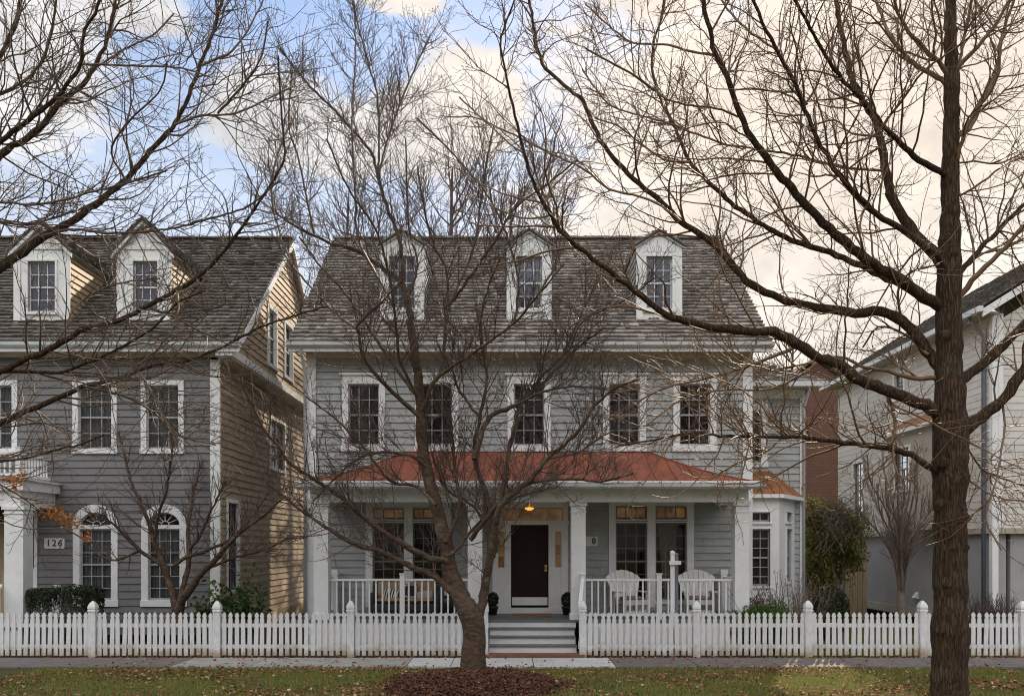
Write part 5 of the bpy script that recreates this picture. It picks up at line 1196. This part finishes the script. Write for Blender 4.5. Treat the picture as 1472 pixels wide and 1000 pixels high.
# the young cherry in front of the house ----------------------------------------------------
OD = 15.4; THIN = .82
ch = [spread(*a) for a in [
 ([(682,915),(685,895),(694,863),(703,810),(713,772),(701,719),(686,673),(682,640),(690,600)],20,6,.2),
 ([(698,840),(706,790),(714,745),(724,720),(764,688),(783,662),(824,628),(850,590),(880,560),(920,545)],15,4,-.3),
 ([(577,406),(580,378),(574,346),(566,320),(557,299),(543,252),(535,221),(513,194),(482,160),(441,119),(400,68)],8,2.5,.25),
 ([(676,775),(722,718),(756,696),(813,688),(862,692),(910,680)],9,3,-.4),
 ([(720,722),(742,600),(762,566),(779,541),(802,518),(814,499),(853,416),(880,370)],9,3,.3),
 ([(606,590),(612,576),(628,544),(663,518),(692,499),(740,464),(772,426),(810,380)],8,2.5,-.3),
 ([(682,660),(702,602),(740,582),(772,557),(800,531),(830,500),(870,470)],11,4,.35),
 ([(632,540),(637,518),(641,464),(644,432),(641,384),(625,355),(610,300),(600,240)],7,2.5,.2),
 ([(643,440),(670,406),(708,352),(740,300),(790,262),(830,230)],6,2,-.3),
 ([(604,600),(596,592),(548,547),(522,512),(516,480),(513,470),(529,451),(554,429),(580,400)],9,3,-.35),
 ([(516,476),(474,442),(420,381),(400,350)],5,2,.4),
 ([(600,570),(580,544),(561,518),(532,474),(500,426),(462,384),(430,340)],7,2,.45),
 ([(643,806),(610,799),(572,776),(534,753),(496,719),(458,692),(420,668),(399,639),(380,618),(345,545)],13,3,-.25),
 ([(660,868),(648,850),(625,829),(591,814),(545,791),(507,780),(469,757),(439,738),(410,715),(380,688),(360,640)],14,3,.3),
 ([(612,670),(587,654),(545,650),(511,662),(477,692),(450,720)],6,2,-.4),
 ([(640,800),(656,790),(686,753),(743,715),(800,700)],7,2.5,.5),
 ([(560,430),(516,345),(511,282),(506,170),(511,78),(509,-5)],5,2.5,.1),
 ([(543,252),(545,218),(543,143),(523,68),(506,0)],4,2,-.2),([(543,252),(567,170),(600,90),(618,51)],4,2,.3),
 ([(586,430),(600,380),(588,330),(585,270),(583,200)],5,2,-.2),([(644,440),(680,360),(690,300),(700,230),(710,180)],5,2,.1),
 ([(740,464),(745,400),(725,330),(700,280),(650,220),(600,170)],5,2,-.1),([(772,426),(800,370),(790,300),(770,250),(760,200)],4,2,.2),
 ([(604,576),(575,520),(570,470),(560,400),(540,330),(500,270),(470,200)],6,2,-.35),([(690,600),(700,540),(690,480),(700,420),(720,370)],6,2.5,-.2),
 ([(690,600),(660,560),(650,520),(655,470)],6,3,.4),([(820,500),(840,460),(900,430),(940,400)],4,2,-.4),
 ([(740,582),(790,560),(850,556),(910,570)],5,2,-.4),([(780,660),(830,650),(880,620),(940,610)],5,2,.4),
 ([(627,726),(600,700),(560,690),(520,640),(480,600),(440,570)],6,2,.5),([(640,780),(660,730),(655,680),(648,620),(640,560)],9,4,.35),
 ([(420,381),(400,330),(390,270),(400,220),(420,170)],4,2,.2),([(452,339),(440,280),(430,230),(415,180),(420,100)],4,2,-.2),([(710,800),(690,740),(670,720),(640,700),(620,650)],7,3,.5)]]
cp = [(680,980),(680,970),(681,945),(682,915),(680,893),(672,876),(663,858),(648,825),(640,780),(627,726),(614,677),(607,640),(604,576),(599,528),(593,480),(586,432),(577,406),(548,384),(516,362),(484,352),(452,339),(420,323),(390,300)]
tr_ = limb(cp, 30, 4, OD, OD+1.2); cw = [56,43,35,33,34,31,27,23,21,19,18,17,15,13,12,10,8,6.5,6,5,4,3.2,2.5]
tr_ = ([p if i > 5 else W(cp[i][0], cp[i][1], OD) for i, p in enumerate(tr_[0])], [w_*.5*OD/F for w_ in cw])
LV_CH = [dict(dens=11.5, lenf=1.6, ang=44, wig=.08, up=.65, rfac=.46, rtip=.0034, k=9), dict(dens=8.0, lenf=.72, ang=46, wig=.11, up=.45, rfac=.62, rtip=.0028, k=6),
         dict(dens=6.0, lenf=.26, ang=50, wig=.13, up=.35, rfac=.7, rtip=.0022, k=4)]
tree('cherry_tree', (WX(680, OD), OD, 0), 'bare spreading cherry tree in a mulch mound before the front steps', ch, [tr_], LV_CH, M['cherry_bark'], M['twig_cherry'], 31, buds=6500, step=.10, top=True)

# the oak whose limbs reach in from the left -----------------------------------------------
OD = 12.5; THIN = .82
lo = [spread(*a) for a in [
 ([(-160,380),(-80,290),(0,224),(51,190),(82,153),(112,129),(136,95),(150,68),(163,17),(170,-20)],18,6,.15),
 ([(-160,360),(-80,270),(0,204),(34,177),(75,146),(95,122),(116,92),(122,44),(136,20),(150,-15)],14,5,-.2),
 ([(-170,520),(-80,440),(0,385),(34,361),(68,338),(102,320),(129,300),(180,258),(221,211),(252,177),(272,136),(289,92),(306,48),(322,-10)],22,5,.2),
 ([(250,180),(289,167),(340,163),(384,143),(420,125)],5,2.5,.4),([(313,163),(340,133),(367,99),(379,68),(385,30)],5,2,-.3),([(289,94),(333,73),(360,37),(379,0)],5,2,.3),
 ([(-170,640),(-80,570),(0,535),(34,518),(85,494),(119,473),(163,463),(204,443),(245,422),(289,395),(316,368),(340,338),(374,289),(408,231),(408,204),(404,153),(400,80)],15,3,-.2),
 ([(-170,690),(-80,640),(0,609),(34,592),(85,572),(119,555),(163,545),(194,535),(224,524),(272,518),(323,497),(374,470),(425,453),(470,440)],15,3,.25),
 ([(0,535),(37,533),(82,535),(119,524),(170,501),(218,473),(255,436),(290,420)],7,3,-.4),
 ([(-80,300),(0,318),(44,322),(119,299),(160,275),(184,262)],6,3,.5),([(-60,300),(0,291),(41,294),(85,289),(136,275),(177,265),(240,245)],5,3,-.4),
 ([(-60,180),(-20,120),(0,82),(20,44),(31,-10)],10,7,.2),([(-60,170),(0,136),(44,109),(65,78),(75,44),(82,-10)],6,4,-.3),
 ([(60,340),(99,330),(170,335),(238,330),(306,313),(357,296),(400,260)],5,3,-.5),([(-170,700),(-80,668),(0,662),(38,658),(76,647),(114,639),(150,625)],8,3,-.3),
 ([(-120,680),(-40,680),(0,696),(23,709),(49,726),(95,760),(125,776)],4,2,.4),([(140,95),(180,70),(220,50),(250,20)],4,2,.4),([(116,92),(200,95),(260,98),(300,110)],4,2,-.5),
 ([(180,258),(160,220),(180,180),(230,130),(240,90)],4,2,-.5),([(85,494),(110,440),(160,410),(230,400)],4,2,.5),([(119,555),(180,570),(230,600),(255,640)],4,2,.4),([(204,443),(250,450),(320,440)],4,2,-.4),
 ([(200,535),(225,575),(250,620),(310,640)],4,2,-.5)]]
OB = (WX(-185, OD), OD, 0)
ltk = ([Vector((OB[0], OD, -.1)), Vector((OB[0]+.02, OD, 1.5)), Vector((OB[0]-.02, OD, 3.2)), Vector((OB[0]+.05, OD, 5)), Vector((OB[0]+.05, OD, 7)), Vector((OB[0]+.2, OD, 9.5)), Vector((OB[0]+.3, OD, 12))], [.36, .27, .25, .23, .19, .13, .06])
lt_ = tree('oak_tree', OB, 'bare oak just outside, reaching long limbs in from the left', lo, [ltk], LV_OAK, M['oak_bark'], M['twig'], 41, step=.10)
pts = []
for px, py, sx, sy, n in ((20, 690, 14, 5, 60), (30, 683, 8, 6, 30), (78, 738, 20, 9, 110), (98, 752, 14, 8, 60), (125, 772, 7, 8, 26), (22, 700, 5, 8, 16)):
    for _ in range(n): pts.append(W(px+RND.gauss(0, sx*.6), py+RND.gauss(0, sy*.6), OD-.5+RND.gauss(0, .25)))
v, f = rand_quads(NR, np.array([tuple(p) for p in pts]), .065, .55); np_mesh('withered_leaves', v, f, M['oak_leaf'], lt_)['kind'] = 'stuff'

# the small ornamental tree before the dark house ------------------------------------------
OD = 19.3; THIN = 1.0
sm = [spread(*a) for a in [
 ([(254,882),(247,848),(236,814),(224,783),(217,760),(205,730),(190,696),(179,658),(170,620)],11,3,.2),([(256,880),(262,863),(289,825),(315,798),(342,768),(380,740),(410,712)],13,3,-.3),
 ([(234,812),(201,791),(171,760),(152,746),(125,735)],7,2.5,-.3),([(256,870),(262,850),(272,800),(270,765),(274,735),(280,700),(290,660)],9,3,.4),
 ([(250,812),(262,803),(300,790),(330,775),(360,745),(390,700)],6,2.5,.3),([(222,780),(228,740),(240,700),(246,660),(250,620)],5,2,-.3),([(272,790),(290,765),(305,730),(325,690)],5,2,-.2),
 ([(300,815),(340,800),(380,790),(420,770)],5,2,.4),([(201,791),(180,800),(160,805),(130,790)],4,2,.3)]]
stk = limb([(255,900),(255,885),(254,872)],18,14,OD,OD)
LV_S = [dict(dens=13, lenf=.95, ang=42, wig=.10, up=.4, rfac=.5, rtip=.0052, k=7), dict(dens=8.0, lenf=.5, ang=44, wig=.14, up=.3, rfac=.6, rtip=.0034, k=5)]
tree('ornamental_tree', (WX(255, OD), OD, 0), 'small bare many-stemmed tree before an arched window of the dark house', sm, [stk], LV_S, M['cherry_bark'], M['twig_cherry'], 51, buds=900, step=.12)
# crape myrtle by the cream house
OD = 19.6
cm_ = []; THIN = .55
for i in range(15):
    a = -1+2*i/14; x0 = 1296+a*3; ex = 1296+a*62+RND.uniform(-6, 6); ey = 700-RND.uniform(0, 75)+abs(a)*30; s_ = 866-RND.uniform(0, 40)
    cm_.append(spread([(x0, s_), (1296+a*12, s_-55), (1296+a*32, (s_+ey)/2-15), (ex-a*8, ey+40), (ex, ey)], 5, 2, RND.uniform(-.5, .5)))
ctk = limb([(1295,905),(1295,890),(1294,868),(1296,840),(1297,820)],13,9,OD,OD)
LV_C = [dict(dens=9, lenf=.75, ang=26, wig=.07, up=.9, rfac=.55, rtip=.0046, k=6), dict(dens=7, lenf=.35, ang=34, wig=.09, up=.6, rfac=.65, rtip=.004, k=4)]
tree('crape_myrtle', (WX(1295, OD), OD, 0), 'small pale vase-shaped bare tree behind the fence, before the cream house', cm_, [ctk], LV_C, M['twig_pale'], M['twig_pale'], 61, step=.12)

# bare trees beyond the roofs --------------------------------------------------------------
def far_tree(x, y, h, seed, label, sp=.33):
    rg = np.random.default_rng(seed); L_ = []
    tk = ([Vector((x, y, 0)), Vector((x+.1, y, h*.3)), Vector((x-.1, y, h*.6)), Vector((x, y, h*.95))], [h*.016, h*.013, h*.008, h*.002])
    for i in range(34):
        t = .25+.68*rg.random(); a = rg.random()*6.283; ln = h*sp*(1.15-t)*(.7+.6*rg.random()); z = h*t; p0 = Vector((x, y, z)); dx, dy = math.cos(a), math.sin(a)
        q = [p0, p0+Vector((dx*ln*.35, dy*ln*.35, ln*.35)), p0+Vector((dx*ln*.65, dy*ln*.65, ln*.85)), p0+Vector((dx*ln*.85, dy*ln*.85, ln*1.35))]; L_.append((q, [h*.005*(1.1-t)+.02, .03, .02, .01]))
    lv = [dict(dens=1.8, lenf=2.0, ang=36, wig=.09, up=.7, rfac=.5, rtip=.008, k=6), dict(dens=2.2, lenf=.95, ang=40, wig=.12, up=.5, rfac=.7, rtip=.006, k=4)]
    tree('bare_tree', (x, y, 0), label, L_, [tk], lv, M['twig_far'], M['twig_far'], seed, step=.6, group='bare trees beyond the roofs', sides=5)
far_tree(WX(500, 38), 38, 19.0, 71, 'bare tree beyond the left end of the grey house roof')
far_tree(WX(650, 40), 40, 21.5, 72, 'bare tree beyond the middle of the grey house roof, tallest of those behind')
far_tree(WX(735, 44), 44, 22.0, 73, 'thin bare tree beyond the middle dormer')
far_tree(WX(1140, 46), 46, 15.0, 74, 'low bare tree beyond the right end of the grey house')

# shrubs -----------------------------------------------------------------------------------
def shrub(name, c, r, n, size, m, label, cat='shrub', stems=6, box=0.0, lump=.2, shell=.5, group=None, aspect=.55, smat=None):
    root = thing(name, (c[0], c[1], 0), label, cat, group); rg = np.random.default_rng(int(abs(c[0]*971))+n)
    P_ = leaf_ball(rg, c, r, n, shell, lump, box=box); v, f = rand_quads(rg, P_, size, aspect); np_mesh('foliage', v, f, m, root)
    s = MB()
    for i in range(stems):
        a = rg.random()*6.283; q = rg.random()*.6; s.tube([(c[0]+.06*math.cos(a), c[1]+.06*math.sin(a), 0), (c[0]+r[0]*q*.5*math.cos(a), c[1]+r[1]*q*.5*math.sin(a), c[2]*.6), (c[0]+r[0]*q*math.cos(a), c[1]+r[1]*q*math.sin(a), c[2]+r[2]*.5)], [.022, .016, .006], smat or M['twig'], 6)
    s.build('stems', root)
    return root
D = 19.3; shrub('boxwood', (WX(96, D), D, .76), (.80, .55, .76), 20000, .045, M['box_leaf'], 'dark clipped boxwood before the porch of the dark grey house', box=.55, lump=.05, shell=.25)
D = 19.7; shrub('laurel_bush', (WX(345, D), D, .9), (.75, .5, .75), 900, .13, M['green_leaf'], 'loose leafy green bush at the corner of the dark grey house', lump=.35, shell=.8, stems=9)
shrub('laurel_bush', (WX(300, 19.6), 19.6, .75), (.5, .4, .5), 420, .12, M['green_leaf'], 'small leafy green bush beneath the ornamental tree', lump=.3, shell=.8, stems=6)
D = 19.5; shrub('round_bush', (WX(1190, D), D, .84), (.50, .45, .62), 8500, .05, M['box_leaf'], 'round dark clipped bush behind the fence before the tall holly', lump=.07, shell=.3)
D = 18.9; shrub('low_evergreen', (WX(1105, D), D, .66), (.60, .4, .46), 5200, .055, M['bright_leaf'], 'low bright green shrub behind the fence below the bay window', lump=.15, shell=.4, stems=4)
shrub('low_evergreen', (WX(1072, D), D, .58), (.35, .35, .40), 2600, .055, M['bright_leaf'], 'small low green shrub at the foot of the end porch column', lump=.15, shell=.4, stems=4)
shrub('russet_shrub', (WX(1092, 20.0), 20.0, .85), (.38, .35, .45), 1500, .05, M['red_leaf'], 'russet dried-out shrub under the bay window', lump=.25, shell=.9, stems=10)
D = 23.5; hb = thing('holly_tree', (WX(1195, D), D, 0), 'tall olive green evergreen overgrown with brown vines beside the grey house', 'tree')
rg = np.random.default_rng(3); pts = [leaf_ball(rg, (WX(px, D), D+dy, WZ(py, D)), (rx, rx, rz), n, .9, .3) for px, py, dy, rx, rz, n in
    ((1188, 752, 0, .72, .72, 4400), (1214, 762, -.2, .55, .68, 3000), (1176, 790, .1, .55, .8, 3200), (1208, 805, .2, .55, .7, 2400), (1172, 738, 0, .5, .5, 1900), (1228, 795, 0, .34, .55, 1200), (1178, 830, .1, .5, .7, 2000))]
v, f = rand_quads(rg, np.concatenate(pts), .085, .5); np_mesh('foliage', v, f, M['olive_leaf'], hb)
s = MB()
for i in range(12):
    a = i*.52; s.tube([(WX(1195, D)+.15*math.cos(a), D+.15*math.sin(a), 0), (WX(1195, D)+.35*math.cos(a), D+.3*math.sin(a), 1.2), (WX(1195+RND.uniform(-25, 25), D), D+RND.uniform(-.3, .3), 2.9)], [.045, .03, .012], M['twig'], 6)
s.build('stems', hb)
vl = [([Vector((WX(1160+RND.uniform(0, 70), D), D-.4+RND.uniform(-.3, .3), WZ(740+RND.uniform(0, 60), D))), Vector((WX(1150+RND.uniform(0, 90), D), D-.6, WZ(715+RND.uniform(0, 40), D))), Vector((WX(1150+RND.uniform(0, 95), D), D-.5, WZ(735+RND.uniform(0, 70), D)))], [.012, .009, .005]) for _ in range(40)]
P_, R_ = sprout(rg, [resample(p, r, .15) for p, r in vl], dens=6, lenf=.5, ang=50, wig=.2, up=.0, rfac=.7, rtip=.005, k=5); a = Acc(); a.add(*tubes(P_, R_, 3))
for p, r in vl: q, r_ = resample(p, r, .15); a.add(*tubes(q[None], r_[None], 4))
a.build('vines', M['twig_pale'], hb)
def twiggy(name, x, y, w_, h, n, m, label, seed, lean=.5, cat='shrub'):
    root = thing(name, (x, y, 0), label, cat); rg = np.random.default_rng(seed); k = 7
    b = np.stack([x+rg.normal(size=n)*w_*.22, y+rg.normal(size=n)*.14, np.zeros(n)], 1); d = np.stack([(b[:, 0]-x)/w_*lean*2+rg.normal(size=n)*.16, rg.normal(size=n)*.22, np.ones(n)], 1); d = unit(d)
    ln = h*(.6+.5*rg.random(n))/k; P_ = np.empty((n, k, 3)); P_[:, 0] = b
    for j in range(1, k): P_[:, j] = P_[:, j-1]+d*ln[:, None]; d = unit(d+rg.normal(size=(n, 3))*.10)
    R_ = np.linspace(.009, .004, k)[None].repeat(n, 0); a = Acc(); a.add(*tubes(P_, R_, 4)); S, Q_ = sprout(rg, as_list(P_, R_), dens=5, lenf=.3, ang=38, wig=.12, up=.6, rfac=.7, rtip=.0035, k=4, start=.35); a.add(*tubes(S, Q_, 3)); a.build('twigs', m, root); return root
twiggy('twiggy_shrub', WX(1135, 19.3), 19.3, 1.4, 2.0, 130, M['twig_pale'], 'leafless shrub of upright pale canes before the bay window', 81)
twiggy('bare_hedge', WX(1425, 19.2), 19.2, 1.7, 1.45, 330, M['twig_cherry'], 'low leafless brown hedge behind the fence, right of the big oak', 82, .12, 'hedge')
twiggy('twiggy_shrub', WX(395, 19.0), 19.0, .7, .9, 40, M['twig_cherry'], 'small leafless shrub between the two houses behind the fence', 83)
# potted topiaries either side of the door
for px, lb in ((815.5, 'small round potted topiary right of the front door'), (708, 'small round potted topiary left of the front door')):
    D = 20.35; x = WX(px, D); t = thing('potted_topiary', (x, D, PF), lb, 'potted plant', 'potted topiaries by the front door')
    b = MB(); b.lathe((x, D, PF), [(.10, 0), (.13, .16), (.145, .17), (.145, .21), (.12, .205)], M['black'], 16); b.build('pot', t)
    v, f = rand_quads(NR, leaf_ball(NR, (x, D, PF+.37), (.15, .15, .18), 1300, .35, .05), .045); np_mesh('foliage', v, f, M['box_leaf'], t)

# ------------------------------------------------------------------ verge: mulch, grass, fallen leaves
mx0, my0, mr0, mr1 = WX(680, 14.6), 14.35, 1.50, 1.68
def mound(x, y):
    q = ((x-mx0)/mr0)**2+((y-my0)/mr1)**2; return .17*np.clip(1-q, 0, 1)**.7
n, k = 40, 14; vs = [(mx0, my0, .17)]; fs = []
for i in range(1, k+1):
    for j in range(n):
        a = 2*math.pi*j/n; q = i/k*(1+.05*math.sin(3*a+1)+.04*math.sin(7*a)); x = mx0+mr0*q*math.cos(a); y = my0+mr1*q*math.sin(a); vs.append((x, y, float(mound(x, y))+.012*RND.random()-(.02 if i == k else 0)))
for j in range(n): fs.append((0, 1+j, 1+(j+1) % n))
me = bpy.data.meshes.new('mulch_bed'); 
for i in range(1, k):
    for j in range(n): a = 1+(i-1)*n+j; b = 1+(i-1)*n+(j+1) % n; fs.append((a, b, b+n, a+n)) if False else fs.append((a, a+n, b+n, b))
me.from_pydata(vs, [], fs); me.materials.append(M['soil']); me.update(); tag(link('mulch_bed', me), kind='structure')
rg = np.random.default_rng(77); N = 16000; a = rg.random(N)*6.283; q = np.sqrt(rg.random(N))*1.02+np.abs(rg.normal(size=N))*.07*(1+.8*np.sin(5*a+1)+.6*np.sin(11*a)); X = mx0+mr0*q*np.cos(a); Y = my0+mr1*q*np.sin(a); C = np.stack([X, Y, mound(X, Y)+.010+.022*rg.random(N)], 1)
d = rg.normal(size=(N, 3)); d[:, 2] *= .35; d = unit(d); u = unit(np.cross(d, np.array([0, 0, 1.])+rg.normal(size=(N, 3))*.35)); ln = (.02+.03*rg.random(N))[:, None]; wd_ = (.006+.008*rg.random(N))[:, None]
v = np.stack([C-d*ln-u*wd_, C+d*ln-u*wd_, C+d*ln+u*wd_, C-d*ln+u*wd_], 1).reshape(-1, 3); tag(np_mesh('mulch', v, np.arange(4*N).reshape(N, 4), M['chips']), kind='stuff')
def patch(X, Y, s, o):
    return (np.sin(X*1.3*s+o)*np.sin(Y*2.1*s+o*1.7)+np.sin(X*.57*s-Y*1.9*s+o*2.3)+.6*np.sin(X*3.1*s+Y*1.7*s+o))/2.6
N = 150000; X = rg.uniform(-9.2, 9.6, N); Y = rg.uniform(12.9, 16.46, N)
keep = (((X-mx0)/mr0)**2+((Y-my0)/mr1)**2 > .93) & (rg.random(N) < .55+.42*patch(X, Y, 1, .4)+.30*patch(X, Y, 3.1, 1.9)) & (Y < 16.40+.05*np.sin(X*9)+.03*rg.random(N)); X, Y = X[keep], Y[keep]
G2 = 26000; X2 = rg.uniform(5.4, 11.5, G2); Y2 = rg.uniform(17.74, 26, G2); X = np.concatenate([X, X2]); Y = np.concatenate([Y, Y2]); N = len(X)
h = (.025+.050*rg.random(N))*(1+.5*patch(X, Y, .8, 2)+.5*np.clip(patch(X, Y, 4.3, .7), 0, 1)); t = rg.normal(size=(N, 2))*.5; w2 = rg.normal(size=(N, 2)); w2 /= np.linalg.norm(w2, axis=1, keepdims=True); w2 *= .0045
B = np.stack([X, Y, np.full(N, -.012)], 1); Wd = np.concatenate([w2, np.zeros((N, 1))], 1); T = B+np.stack([t[:, 0]*h, t[:, 1]*h, h+.012], 1)
v = np.stack([B-Wd, B+Wd, T], 1).reshape(-1, 3); tag(np_mesh('grass', v, np.arange(3*N).reshape(N, 3), M['grass']), kind='stuff')
N = 20000; X = rg.uniform(-9.2, 9.6, N); Y = rg.uniform(12.8, 16.5, N); pr1 = patch(X, Y, 1.1, 3.1)
pr1 += .55*np.exp(-((X+1.6)/2.2)**2-((Y-16.1)/.5)**2)+.35*np.exp(-((X-5.6)/2.5)**2-((Y-15)/1.2)**2)
keep = rg.random(N) < np.clip(.30+.66*pr1, .05, .95); keep &= ~((((X-mx0)/mr0)**2+((Y-my0)/mr1)**2 < .9) & (rg.random(N) < .93)); X, Y = X[keep], Y[keep]
X3 = rg.uniform(-9, 10, 260); Y3 = rg.uniform(16.5, 17.9, 260); Z3 = np.full(260, .045); X4 = rg.uniform(-10, 11, 1200); Y4 = rg.normal(17.82, .06, 1200); Z4 = np.full(1200, .03)
kp = (X4 < -.7) | (X4 > 1.65); X4, Y4, Z4 = X4[kp], Y4[kp], Z4[kp]
Z = .02+.035*rg.random(len(X)); C = np.stack([np.concatenate([X, X3, X4]), np.concatenate([Y, Y3, Y4]), np.concatenate([Z, Z3, Z4])], 1); N = len(C)
C[:, 2] += mound(C[:, 0], C[:, 1])
a = rg.normal(size=(N, 3)); a[:, 2] *= .35; a = unit(a); b = unit(np.cross(a, np.array([0, 0, 1.])+rg.normal(size=(N, 3))*.45)); c = np.cross(a, b); s = (.018+.026*rg.random(N))[:, None]
v = np.stack([C-a*s, C+b*s*.7+c*s*.4, C+a*s, C-b*s*.7+c*s*.4], 1).reshape(-1, 3); tag(np_mesh('fallen_leaves', v, np.arange(4*N).reshape(N, 4), M['litter']), kind='stuff')
